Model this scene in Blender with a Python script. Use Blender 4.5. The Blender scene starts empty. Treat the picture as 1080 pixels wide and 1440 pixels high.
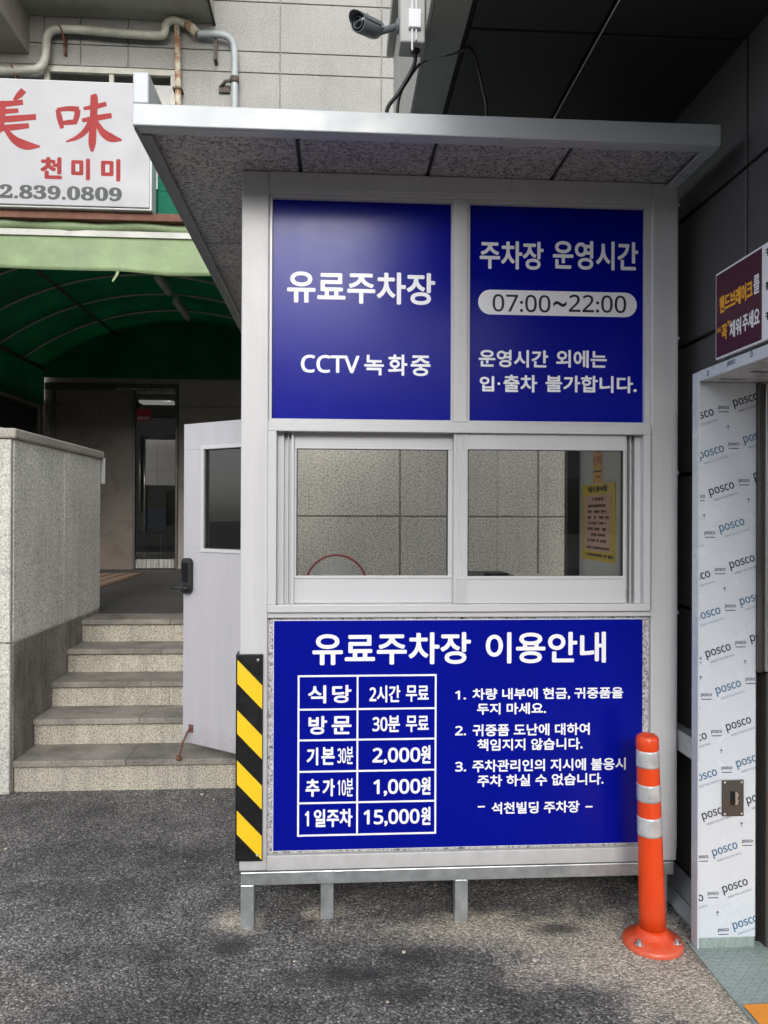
import bpy, bmesh, math, random
from mathutils import Vector, Matrix
random.seed(7)
R = math.radians
S = bpy.context.scene
COL = S.collection

# ------------------------------------------------------------------ camera
FPX, CX, CY, EYE = 1080.0, 540.0, 720.0, 1.55
_y, _p, _r = R(3.6), R(0.15), R(0.22)
FWD = Vector((math.sin(_y)*math.cos(_p), math.cos(_y)*math.cos(_p), math.sin(_p)))
_rt = Vector((math.cos(_y), -math.sin(_y), 0)); _up = _rt.cross(FWD)
RGT = _rt*math.cos(_r) + _up*math.sin(_r); UP = -_rt*math.sin(_r) + _up*math.cos(_r)
cam = bpy.data.cameras.new('camera'); camo = bpy.data.objects.new('camera', cam); COL.objects.link(camo)
camo.matrix_world = Matrix(((RGT.x, UP.x, -FWD.x, 0), (RGT.y, UP.y, -FWD.y, 0), (RGT.z, UP.z, -FWD.z, EYE), (0, 0, 0, 1)))
cam.sensor_fit = 'VERTICAL'; cam.sensor_height = 36; cam.lens = 27; cam.clip_start = 0.05; cam.clip_end = 1000
S.camera = camo

def at(px, py, Y):
    """point of the plane y = Y that the photograph shows at a pixel (used to measure sizes)"""
    d = FWD + RGT*((px-CX)/FPX) - UP*((py-CY)/FPX)
    d = d*(Y/d.y)
    return d.x, d.z+EYE

# ------------------------------------------------------------------ light
SUN_EL, SUN_AZ = 25, 181          # overcast: a broad soft sun behind the camera, to the left
w = bpy.data.worlds.new('World'); S.world = w; w.use_nodes = True
nt = w.node_tree; bg = nt.nodes['Background']
sky = nt.nodes.new('ShaderNodeTexSky'); sky.sky_type = 'NISHITA'; sky.sun_disc = False
sky.sun_elevation = R(SUN_EL); sky.sun_rotation = R(SUN_AZ); sky.air_density = 1.0; sky.dust_density = 1.5; sky.ozone_density = 1.0
hs = nt.nodes.new('ShaderNodeHueSaturation'); hs.inputs['Saturation'].default_value = 0.25
nt.links.new(sky.outputs[0], hs.inputs['Color']); nt.links.new(hs.outputs[0], bg.inputs['Color'])
bg.inputs['Strength'].default_value = 0.15
sun = bpy.data.lights.new('sun', 'SUN'); sun.energy = 0.5; sun.angle = R(16); sun.color = (1, .97, .93)
suno = bpy.data.objects.new('sun', sun); COL.objects.link(suno)
sd = Vector((math.sin(R(SUN_AZ))*math.cos(R(SUN_EL)), math.cos(R(SUN_AZ))*math.cos(R(SUN_EL)), math.sin(R(SUN_EL))))
suno.rotation_euler = sd.to_track_quat('Z', 'Y').to_euler(); suno.location = (-4, -8, 12)
S.view_settings.view_transform = 'Standard'; S.view_settings.look = 'None'
S.view_settings.exposure = 1.36; S.view_settings.gamma = 1
S.render.engine = 'CYCLES'; S.cycles.max_bounces = 8; S.cycles.use_denoising = True

# ------------------------------------------------------------------ materials
def nodes(name):
    m = bpy.data.materials.new(name); m.use_nodes = True
    t = m.node_tree; return m, t, t.nodes['Principled BSDF']
def N(t, kind, **kw):
    n = t.nodes.new(kind)
    for k, v in kw.items():
        if k.startswith('i_'): n.inputs[k[2:].replace('_', ' ')].default_value = v
        else: setattr(n, k, v)
    return n
def pos(t, scale=(1, 1, 1)):
    g = N(t, 'ShaderNodeNewGeometry'); mp = N(t, 'ShaderNodeMapping'); mp.inputs['Scale'].default_value = scale
    t.links.new(g.outputs['Position'], mp.inputs['Vector']); return mp.outputs[0]
def ramp(t, src, stops):
    r = N(t, 'ShaderNodeValToRGB'); e = r.color_ramp.elements
    while len(e) < len(stops): e.new(0.5)
    for el, (p, c) in zip(e, stops):
        el.position = p; el.color = (c, c, c, 1) if not isinstance(c, tuple) else (*c, 1)
    t.links.new(src, r.inputs[0]); return r.outputs[0]
def mul(t, a, b, fac=1.0, mode='MULTIPLY'):
    m = N(t, 'ShaderNodeMix', data_type='RGBA', blend_type=mode)
    for s, v in ((m.inputs[0], fac), (m.inputs[6], a), (m.inputs[7], b)):
        if isinstance(v, (int, float)): s.default_value = v if s.type == 'VALUE' else (v, v, v, 1)
        elif isinstance(v, tuple): s.default_value = (*v, 1)
        else: t.links.new(v, s)
    return m.outputs[2]
def noise(t, vec, scale, detail=3, rough=.6):
    n = N(t, 'ShaderNodeTexNoise', i_Scale=scale, i_Detail=detail, i_Roughness=rough)
    t.links.new(vec, n.inputs['Vector']); return n.outputs['Fac']
def voro(t, vec, scale, out='Distance', feature='F1'):
    n = N(t, 'ShaderNodeTexVoronoi', i_Scale=scale, feature=feature); t.links.new(vec, n.inputs['Vector']); return n.outputs[out]
def bump(t, b, src, strength, dist=.01):
    n = N(t, 'ShaderNodeBump', i_Strength=strength, i_Distance=dist); t.links.new(src, n.inputs['Height']); t.links.new(n.outputs[0], b.inputs['Normal']); return n
def plain(name, col, rough=.5, metal=0, var=.12, vscale=3, fine=0, bstr=0, bscale=200, spec=.5, coat=0, rvar=.1, stretch=(1, 1, 1)):
    m, t, b = nodes(name); p = pos(t, stretch)
    c = mul(t, col, ramp(t, noise(t, p, vscale, 5), [(.3, 1-var), (.7, 1+var*.4)]))
    if fine: c = mul(t, c, ramp(t, noise(t, p, 250, 2), [(.35, 1-fine), (.65, 1+fine*.5)]))
    t.links.new(c, b.inputs['Base Color'])
    t.links.new(ramp(t, noise(t, p, vscale*2.3, 4), [(.3, max(.02, rough-rvar)), (.7, min(1, rough+rvar))]), b.inputs['Roughness'])
    b.inputs['Metallic'].default_value = metal; b.inputs['Specular IOR Level'].default_value = spec; b.inputs['Coat Weight'].default_value = coat
    if bstr: bump(t, b, noise(t, p, bscale, 3), bstr, .004)
    return m
def granite(name, base, contrast=.45, scale=150, stain=.25, rough=.75, streak=0, tint=(1, 1, 1), bstr=.25, stain_scale=1.2):
    m, t, b = nodes(name); p = pos(t)
    c = mul(t, base, ramp(t, noise(t, p, scale, 2, .7), [(.36, 1-contrast), (.5, 1.0), (.66, 1+contrast*.6)]))
    c = mul(t, c, ramp(t, voro(t, p, scale*1.3, 'Color'), [(.12, 1-contrast*.8), (.25, 1.0)]), .8)
    c = mul(t, c, ramp(t, noise(t, p, stain_scale, 6, .65), [(.3, 1-stain), (.62, 1.0)]))
    if streak:
        ps = pos(t, (6, 6, .35))
        c = mul(t, c, ramp(t, noise(t, ps, 1.6, 6, .7), [(.38, 1-streak), (.6, 1.0)]))
    t.links.new(mul(t, c, tint), b.inputs['Base Color'])
    b.inputs['Roughness'].default_value = rough; b.inputs['Specular IOR Level'].default_value = .35
    bump(t, b, noise(t, p, scale*.8, 3), bstr, .004)
    return m
def panel_stone(name, light, dark, thr=.5, scale=95):
    """printed squiggly granite pattern of a sandwich panel"""
    m, t, b = nodes(name); p = pos(t)
    d = N(t, 'ShaderNodeTexNoise', i_Scale=scale, i_Detail=3, i_Roughness=.6, i_Distortion=1.2); t.links.new(p, d.inputs['Vector'])
    c = ramp(t, d.outputs['Fac'], [(.40, dark), (.47, tuple((a+b_)/2 for a, b_ in zip(dark, light))), (.56, light)])
    c = mul(t, c, ramp(t, noise(t, p, 2, 3), [(.3, .85), (.7, 1.05)]))
    t.links.new(c, b.inputs['Base Color']); b.inputs['Roughness'].default_value = .55
    bump(t, b, d.outputs['Fac'], .15, .002); return m
def glass_mat(name, tint=(.955, .955, .945), rough=0.0, ior=1.5, refl=1.0):
    m = bpy.data.materials.new(name); m.use_nodes = True; t = m.node_tree
    t.nodes.remove(t.nodes['Principled BSDF']); out = t.nodes['Material Output']
    tr = N(t, 'ShaderNodeBsdfTransparent'); tr.inputs[0].default_value = (*tint, 1)
    gl = N(t, 'ShaderNodeBsdfGlossy'); gl.inputs['Roughness'].default_value = rough
    fr = N(t, 'ShaderNodeFresnel', i_IOR=ior)
    mm = N(t, 'ShaderNodeMath', operation='MULTIPLY', use_clamp=True); mm.inputs[1].default_value = 1.7*refl
    mx = N(t, 'ShaderNodeMixShader')
    t.links.new(fr.outputs[0], mm.inputs[0]); t.links.new(mm.outputs[0], mx.inputs[0]); t.links.new(tr.outputs[0], mx.inputs[1]); t.links.new(gl.outputs[0], mx.inputs[2])
    t.links.new(mx.outputs[0], out.inputs['Surface']); return m

def asphalt_mat():
    m, t, b = nodes('asphalt'); p = pos(t)
    v = N(t, 'ShaderNodeTexVoronoi', i_Scale=125, feature='F1'); t.links.new(p, v.inputs['Vector'])
    sep = N(t, 'ShaderNodeSeparateColor'); t.links.new(v.outputs['Color'], sep.inputs[0])
    stone = ramp(t, sep.outputs[0], [(0, .10), (.55, .18), (.9, .27), (1, .46)])
    gap = ramp(t, v.outputs['Distance'], [(.30, 1.0), (.75, .35)])
    c = mul(t, stone, gap)
    c = mul(t, c, ramp(t, noise(t, p, 260, 2), [(.3, .8), (.7, 1.2)]))
    c = mul(t, c, (1.03, .985, .95))
    # worn lighter and darker damp patches
    c = mul(t, c, ramp(t, noise(t, p, 1.3, 5, .6), [(.33, .55), (.5, 1.0), (.7, 1.35)]))
    c = mul(t, c, ramp(t, noise(t, p, 6, 5, .65), [(.35, .72), (.5, 1.0), (.68, 1.18)]))
    def spot(x, y, r, soft, nsc=9, na=.75):
        g = N(t, 'ShaderNodeNewGeometry'); mp = N(t, 'ShaderNodeVectorMath', operation='DISTANCE')
        fl = N(t, 'ShaderNodeVectorMath', operation='MULTIPLY'); fl.inputs[1].default_value = (1/r[0], 1/r[1], 0)
        t.links.new(g.outputs['Position'], fl.inputs[0]); t.links.new(fl.outputs[0], mp.inputs[0]); mp.inputs[1].default_value = (x/r[0], y/r[1], 0)
        ad = N(t, 'ShaderNodeMath', operation='MULTIPLY_ADD'); t.links.new(noise(t, p, nsc, 6, .7), ad.inputs[0]); ad.inputs[1].default_value = na*2; 
        sb = N(t, 'ShaderNodeMath', operation='SUBTRACT'); t.links.new(mp.outputs['Value'], sb.inputs[0]); sb.inputs[1].default_value = na
        t.links.new(sb.outputs[0], ad.inputs[2])
        return ramp(t, ad.outputs[0], [(max(0, 1-soft), 1.0), (1.0, 0.0)])
    dust = (.62, .555, .455)
    dcol = mul(t, mul(t, dust, ramp(t, sep.outputs[0], [(0, .62), (.6, 1.0), (1, 1.35)])), ramp(t, v.outputs['Distance'], [(.3, 1.0), (.8, .6)]))
    fines = ramp(t, noise(t, p, 130, 3, .7), [(.30, .45), (.60, 1.0)])
    for x, y, r, s_, k in ((1.02, 2.72, (.50, .30), .7, .9), (.60, 2.84, (.42, .16), .7, .8), (1.13, 2.42, (.30, .30), .7, .9), (.85, 2.58, (.40, .14), .8, .7), (1.24, 2.15, (.10, .5), .7, .6), (-.36, 2.95, (.13, .10), .7, .9), (-.05, 3.0, (.12, .07), .7, .8), (.52, 2.93, (.14, .07), .7, .7), (.30, 2.86, (.5, .12), .9, .35), (-1.3, 2.5, (.7, .25), .9, .18)):
        f = spot(x, y, r, s_); f = mul(t, f, fines)
        f2 = mul(t, f, k)
        mm = N(t, 'ShaderNodeMix', data_type='RGBA'); t.links.new(f2, mm.inputs[0]); t.links.new(c, mm.inputs[6]); t.links.new(dcol, mm.inputs[7]); c = mm.outputs[2]
    for x, y, r, k in ((.08, 2.59, (.30, .10), .85), (.30, 2.68, (.20, .09), .7), (.21, 2.47, (.22, .07), .7), (-.37, 2.78, (.13, .07), .7), (.83, 2.83, (.14, .06), .8), (.80, 2.42, (.2, .07), .5), (-1.1, 3.25, (.35, .09), .4), (-.7, 2.45, (.3, .12), .35), (.3, 2.2, (.5, .08), .4)):
        f = mul(t, spot(x, y, r, .8), k)
        mm = N(t, 'ShaderNodeMix', data_type='RGBA'); t.links.new(f, mm.inputs[0]); t.links.new(c, mm.inputs[6]); mm.inputs[7].default_value = (.03, .029, .03, 1); c = mm.outputs[2]
    t.links.new(c, b.inputs['Base Color']); b.inputs['Roughness'].default_value = .82; b.inputs['Specular IOR Level'].default_value = .35
    h = N(t, 'ShaderNodeMath', operation='MULTIPLY_ADD'); t.links.new(v.outputs['Distance'], h.inputs[0]); h.inputs[1].default_value = -1.0
    t.links.new(noise(t, p, 60, 4), h.inputs[2])
    bump(t, b, h.outputs[0], .8, .006)
    return m
def diamond_mat():
    m, t, b = nodes('painted_tread_plate'); p = pos(t)
    def bars(rot, off):
        g = N(t, 'ShaderNodeNewGeometry'); mp = N(t, 'ShaderNodeMapping'); mp.inputs['Rotation'].default_value = (0, 0, R(rot)); mp.inputs['Scale'].default_value = (34, 34, 34); mp.inputs['Location'].default_value = (off, off, 0)
        t.links.new(g.outputs['Position'], mp.inputs['Vector'])
        fr = N(t, 'ShaderNodeVectorMath', operation='FRACTION'); t.links.new(mp.outputs[0], fr.inputs[0])
        sb = N(t, 'ShaderNodeVectorMath', operation='SUBTRACT'); sb.inputs[1].default_value = (.5, .5, .5); t.links.new(fr.outputs[0], sb.inputs[0])
        sc = N(t, 'ShaderNodeVectorMath', operation='MULTIPLY'); sc.inputs[1].default_value = (2.4, 8, 0); t.links.new(sb.outputs[0], sc.inputs[0])
        ln = N(t, 'ShaderNodeVectorMath', operation='LENGTH'); t.links.new(sc.outputs[0], ln.inputs[0])
        return ramp(t, ln.outputs['Value'], [(.6, 1.0), (1.0, 0.0)])
    h = N(t, 'ShaderNodeMath', operation='MAXIMUM'); t.links.new(bars(45, 0), h.inputs[0]); t.links.new(bars(-45, .5), h.inputs[1])
    c = mul(t, (.27, .335, .315), ramp(t, noise(t, p, 5, 5), [(.3, .8), (.7, 1.1)]))
    c = mul(t, c, ramp(t, noise(t, p, 90, 3), [(.3, .85), (.7, 1.08)]))
    t.links.new(c, b.inputs['Base Color']); b.inputs['Roughness'].default_value = .5
    bump(t, b, h.outputs[0], .7, .003); return m

def soiled(name, col, rough, streak=.10, splash=.35, zs=.45, metal=0):
    m, t, b = nodes(name); p = pos(t); ps = pos(t, (9, 9, .5))
    c = mul(t, col, ramp(t, noise(t, ps, 1.5, 6, .7), [(.32, 1-streak), (.6, 1.0)]))
    c = mul(t, c, ramp(t, noise(t, p, 2.5, 4), [(.3, .96), (.7, 1.02)]))
    g = N(t, 'ShaderNodeNewGeometry'); sp = N(t, 'ShaderNodeSeparateXYZ'); t.links.new(g.outputs['Position'], sp.inputs[0])
    h = N(t, 'ShaderNodeMath', operation='MULTIPLY_ADD'); t.links.new(noise(t, p, 22, 6, .75), h.inputs[0]); h.inputs[1].default_value = zs; t.links.new(sp.outputs['Z'], h.inputs[2])
    dirt = ramp(t, h.outputs[0], [(.36, 1.0), (.62, 0.0)])
    mm = N(t, 'ShaderNodeMix', data_type='RGBA'); t.links.new(mul(t, dirt, splash), mm.inputs[0]); t.links.new(c, mm.inputs[6]); mm.inputs[7].default_value = (.16, .145, .12, 1)
    t.links.new(mm.outputs[2], b.inputs['Base Color']); b.inputs['Metallic'].default_value = metal
    t.links.new(ramp(t, noise(t, p, 7, 5), [(.3, rough-.06), (.7, rough+.08)]), b.inputs['Roughness'])
    bump(t, b, noise(t, p, 3, 3), .04, .01)
    return m
M = {}
M['asphalt'] = asphalt_mat()
M['white'] = soiled('white_powder_coat', (.515, .515, .52), .42)
M['white_alu'] = plain('white_aluminium_sash', (.50, .505, .52), .32, var=.04, vscale=2, rvar=.05)
M['lavender'] = soiled('pale_steel_door', (.44, .43, .46), .4, .08, .45, .5)
M['galv'] = plain('galvanised_steel', (.50, .53, .54), .38, .75, var=.3, vscale=14, fine=.08, stretch=(1, 1, 1))
M['galv_dark'] = plain('worn_galvanised_angle', (.42, .44, .44), .45, .5, var=.35, vscale=10)
M['soffit'] = panel_stone('dark_stone_print_panel', (.50, .48, .48), (.12, .115, .12), scale=70)
M['wallpanel'] = panel_stone('light_stone_print_panel', (.60, .59, .60), (.10, .10, .10), scale=110)
M['fascia'] = plain('pale_grey_roof_trim', (.43, .46, .48), .35, var=.05)
M['fascia_dark'] = plain('slate_roof_trim', (.20, .215, .225), .4, var=.05)
M['joint'] = plain('dark_joint', (.05, .05, .052), .7)
def blue_mat():
    m, t, b = nodes('blue_vinyl'); p = pos(t)
    t.links.new(mul(t, (.001, .0045, .235), ramp(t, noise(t, p, 2, 3), [(.3, .93), (.7, 1.03)])), b.inputs['Base Color']); b.inputs['Specular IOR Level'].default_value = .15
    t.links.new(ramp(t, noise(t, p, 14, 4), [(.3, .20), (.7, .24)]), b.inputs['Roughness'])
    bump(t, b, noise(t, p, 9, 3), .03, .01); return m
M['blue'] = blue_mat()
M['vinyl_white'] = plain('white_vinyl', (.80, .81, .85), .4, var=.02)
M['vinyl_black'] = plain('black_vinyl', (.012, .012, .014), .4)
M['glass'] = glass_mat('window_glass', refl=.8)
M['dark_glass'] = glass_mat('tinted_door_glass', (.75, .76, .75), refl=1.0)
M['rubber'] = plain('black_rubber', (.018, .018, .02), .55)
M['yellow'] = plain('yellow_reflective_sheet', (.80, .52, .015), .35, var=.06, vscale=8)
M['blackboard'] = plain('black_board', (.007, .007, .0075), .35, var=.2, vscale=9)
def urethane():
    m, t, b = nodes('orange_urethane'); p = pos(t)
    c = mul(t, (.66, .055, .007), ramp(t, noise(t, p, 7, 5), [(.3, .9), (.7, 1.03)]))
    sc = ramp(t, noise(t, pos(t, (30, 30, 9)), 1.6, 7, .75), [(.60, 0.0), (.70, 1.0)])
    mm = N(t, 'ShaderNodeMix', data_type='RGBA'); t.links.new(mul(t, sc, .55), mm.inputs[0]); t.links.new(c, mm.inputs[6]); mm.inputs[7].default_value = (.22, .05, .025, 1); c = mm.outputs[2]
    g = N(t, 'ShaderNodeNewGeometry'); sp = N(t, 'ShaderNodeSeparateXYZ'); t.links.new(g.outputs['Position'], sp.inputs[0])
    h = N(t, 'ShaderNodeMath', operation='MULTIPLY_ADD'); t.links.new(noise(t, p, 45, 6, .75), h.inputs[0]); h.inputs[1].default_value = .12; t.links.new(sp.outputs['Z'], h.inputs[2])
    mm = N(t, 'ShaderNodeMix', data_type='RGBA'); t.links.new(ramp(t, h.outputs[0], [(.05, .28), (.11, 0.0)]), mm.inputs[0]); t.links.new(c, mm.inputs[6]); mm.inputs[7].default_value = (.42, .30, .22, 1); c = mm.outputs[2]
    t.links.new(c, b.inputs['Base Color']); t.links.new(ramp(t, noise(t, p, 20, 5), [(.3, .26), (.7, .46)]), b.inputs['Roughness']); return m
M['orange'] = urethane()
def tape_mat():
    m, t, b = nodes('silver_reflective_tape'); p = pos(t)
    v = voro(t, p, 260, 'Distance')
    c = mul(t, (.62, .63, .64), ramp(t, v, [(.1, 1.05), (.6, .85)])); c = mul(t, c, ramp(t, noise(t, p, 16, 4), [(.35, .72), (.6, 1.0)]))
    t.links.new(c, b.inputs['Base Color']); b.inputs['Roughness'].default_value = .3; b.inputs['Metallic'].default_value = .25; return m
M['tape'] = tape_mat()
M['steel'] = plain('zinc_bolt', (.62, .62, .62), .3, .9, var=.2, vscale=40)
M['stainless'] = plain('brushed_stainless', (.46, .45, .43), .30, .9, var=.12, vscale=1.5, fine=.06, stretch=(8, 8, .4))
M['bronze'] = plain('dark_bronze_steel', (.10, .095, .088), .35, .6, var=.15, vscale=2)
M['film'] = plain('protective_film', (.55, .60, .65), .22, .0, var=.04, vscale=6, bstr=.05, bscale=30, coat=.3)
M['film'].node_tree.nodes['Bump'].inputs['Strength'].default_value = .25
M['film_navy'] = plain('navy_film_print', (.012, .022, .05), .5)
M['film_blue'] = plain('blue_film_print', (.04, .13, .24), .5)
M['maroon'] = plain('maroon_print', (.062, .010, .022), .4, var=.06)
M['sign_white'] = plain('white_print_board', (.76, .77, .82), .4, var=.03)
M['amber'] = plain('amber_print', (.78, .38, .02), .5)
def charcoal_mat(name, col):
    m, t, b = nodes(name); p = pos(t)
    c = mul(t, col, ramp(t, noise(t, p, 180, 2), [(.35, .85), (.65, 1.12)])); c = mul(t, c, ramp(t, noise(t, p, 1.1, 5), [(.3, .85), (.7, 1.1)]))
    t.links.new(c, b.inputs['Base Color']); b.inputs['Roughness'].default_value = .6; b.inputs['Specular IOR Level'].default_value = .4
    bump(t, b, noise(t, p, 160, 3), .12, .003); return m
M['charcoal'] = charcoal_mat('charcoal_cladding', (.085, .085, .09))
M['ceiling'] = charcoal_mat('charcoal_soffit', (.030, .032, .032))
M['eave_grey'] = plain('grey_eave_metal', (.27, .28, .265), .5, var=.15, vscale=4)
M['eave_light'] = plain('light_eave_metal', (.38, .38, .35), .5, var=.1, vscale=3)
M['plinth'] = plain('grey_painted_plinth', (.30, .32, .34), .6, var=.2, vscale=9, fine=.1)
M['granite_light'] = granite('pale_granite', (.255, .254, .240), .26, 55, .16, streak=.04)
M['granite_cool'] = granite('grey_granite', (.68, .64, .555), .5, 80, .16, bstr=.4, streak=.08)
M['granite_bal'] = granite('pier_granite', (.56, .545, .50), .42, 110, .22, streak=.2)
M['granite_side_lit'] = granite('balustrade_granite_lit', (.74, .71, .635), .45, 95, .28, streak=.12)  # same stone as the pier, lightened to carry the light on the side faces
M['granite_damp'] = granite('damp_stained_granite', (.32, .295, .25), .5, 110, .6, streak=.4, stain_scale=3)
M['granite_tread'] = granite('worn_granite_tread', (.285, .262, .228), .3, 140, .6, stain_scale=3.5)
M['granite_cap'] = granite('pale_granite_cap', (.40, .37, .32), .3, 140, .3)
M['granite_landing'] = granite('landing_granite_shaded', (.10, .095, .088), .3, 140, .35)  # darkened so the colour carries the shade under the canopy
M['granite_riser'] = granite('speckled_granite_riser', (.49, .455, .375), .6, 130, .25, streak=.25)
M['granite_dark'] = granite('brown_granite', (.32, .29, .26), .25, 120, .2)
M['brown_wall'] = plain('polished_brown_stone', (.16, .135, .115), .32, var=.25, vscale=2)
M['concrete'] = granite('grey_render', (.36, .35, .31), .12, 60, .3, stain_scale=.8)
M['concrete_d'] = granite('weathered_concrete', (.28, .25, .22), .12, 60, .35, stain_scale=.8)
M['pipe'] = plain('old_pvc_pipe', (.36, .355, .31), .5, var=.3, vscale=6)
M['pipe_blue'] = plain('pale_grey_pvc_pipe', (.27, .30, .31), .45, var=.15, vscale=6)
def rust_mat(name, a, b_):
    m, t, b = nodes(name); p = pos(t)
    n = noise(t, p, 7, 6, .7); r = ramp(t, n, [(.42, a), (.58, b_)]); t.links.new(r, b.inputs['Base Color']); b.inputs['Roughness'].default_value = .75; return m
M['rusty'] = rust_mat('rusty_pipe', (.20, .09, .035), (.40, .37, .30))
M['rust'] = rust_mat('rusty_angle', (.11, .04, .022), (.15, .065, .04))
M['iron'] = plain('dark_iron', (.06, .045, .035), .7, var=.4, vscale=20)
M['sign_face'] = plain('white_sign_acrylic', (.30, .30, .312), .45, var=.05, vscale=2)
M['sign_side'] = plain('sign_aluminium', (.50, .51, .50), .4, .3)
M['red'] = plain('faded_red_vinyl', (.27, .038, .038), .6, var=.15, vscale=5, spec=.1)
M['grey_text'] = plain('grey_vinyl', (.085, .093, .09), .6, spec=.1)
M['teal'] = plain('green_sign_board', (.006, .11, .065), .6, spec=.1)
def fabric(name, col, trans):
    m, t, b = nodes(name); p = pos(t)
    c = mul(t, col, ramp(t, noise(t, p, 2.2, 5), [(.3, .62), (.7, 1.12)])); t.links.new(c, b.inputs['Base Color']); b.inputs['Roughness'].default_value = .55
    if trans:
        out = t.nodes['Material Output']; tl = N(t, 'ShaderNodeBsdfTranslucent'); t.links.new(c, tl.inputs[0]); mx = N(t, 'ShaderNodeMixShader'); mx.inputs[0].default_value = trans
        t.links.new(b.outputs[0], mx.inputs[1]); t.links.new(tl.outputs[0], mx.inputs[2]); t.links.new(mx.outputs[0], out.inputs['Surface'])
    bump(t, b, noise(t, p, 5, 4), .35, .03); return m
M['canopy'] = fabric('dark_green_tarpaulin', (.013, .18, .10), .5)
M['valance'] = fabric('faded_lime_tarpaulin', (.255, .345, .175), .2)
M['rib'] = plain('canopy_steel_tube', (.30, .31, .28), .5, .3)
M['grime_white'] = plain('grimy_white_trim', (.42, .42, .38), .5, var=.25, vscale=4)
M['tube'] = plain('unlit_tube_lamp', (.42, .43, .42), .4)
M['cctv'] = plain('grey_camera_shell', (.16, .175, .19), .35, .1)
M['lens'] = plain('black_camera_glass', (.006, .006, .008), .08)
M['box'] = plain('white_abs_box', (.40, .40, .385), .4, var=.04)
M['cable'] = plain('black_cable', (.012, .012, .012), .45)
M['cord'] = plain('white_cord', (.7, .7, .66), .6)
M['fan_red'] = plain('red_fan_rim', (.30, .022, .02), .35)
M['wire'] = plain('grey_fan_wire', (.55, .56, .55), .4, .2)
M['fan_blade'] = plain('clear_grey_blade', (.50, .51, .50), .3)
M['inner_grey'] = plain('grey_interior_lining', (.66, .68, .64), .5, var=.05)
M['poster_y'] = plain('yellow_poster', (.85, .62, .04), .45)
M['poster_p'] = plain('pink_poster_field', (.78, .50, .38), .5)
M['poster_o'] = plain('orange_strip', (.85, .42, .06), .45)
M['ink'] = plain('dark_ink', (.05, .03, .02), .6)
M['ink_red'] = plain('red_ink', (.45, .05, .02), .6)
M['paper'] = plain('cream_paper', (.70, .69, .58), .7)
M['counter'] = plain('grey_counter', (.38, .38, .37), .5)
M['mat'] = plain('brown_mat', (.20, .115, .075), .9, var=.25, vscale=8)
M['mat_l'] = plain('pale_mat_stripe', (.33, .22, .15), .9)
M['lobby'] = plain('lobby_plaster', (.30, .28, .25), .6, var=.08)
M['reflection_tile'] = plain('pale_reflection_tone', (.62, .57, .53), .4, var=.06)  # pale tone standing in for a reflection in the glass door
M['blue_seat'] = plain('blue_plastic', (.04, .13, .25), .4)
M['sticker_red'] = plain('red_sticker', (.35, .012, .03), .4)
M['marking'] = plain('orange_floor_paint', (.85, .30, .02), .5, var=.12, vscale=8, fine=.06)
M['pebble'] = plain('pale_pebble', (.52, .46, .38), .8, var=.2, vscale=40)
M['plate'] = diamond_mat()
M['facade2'] = plain('beige_street_wall', (.20, .19, .175), .7, var=.1, vscale=1)

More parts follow.
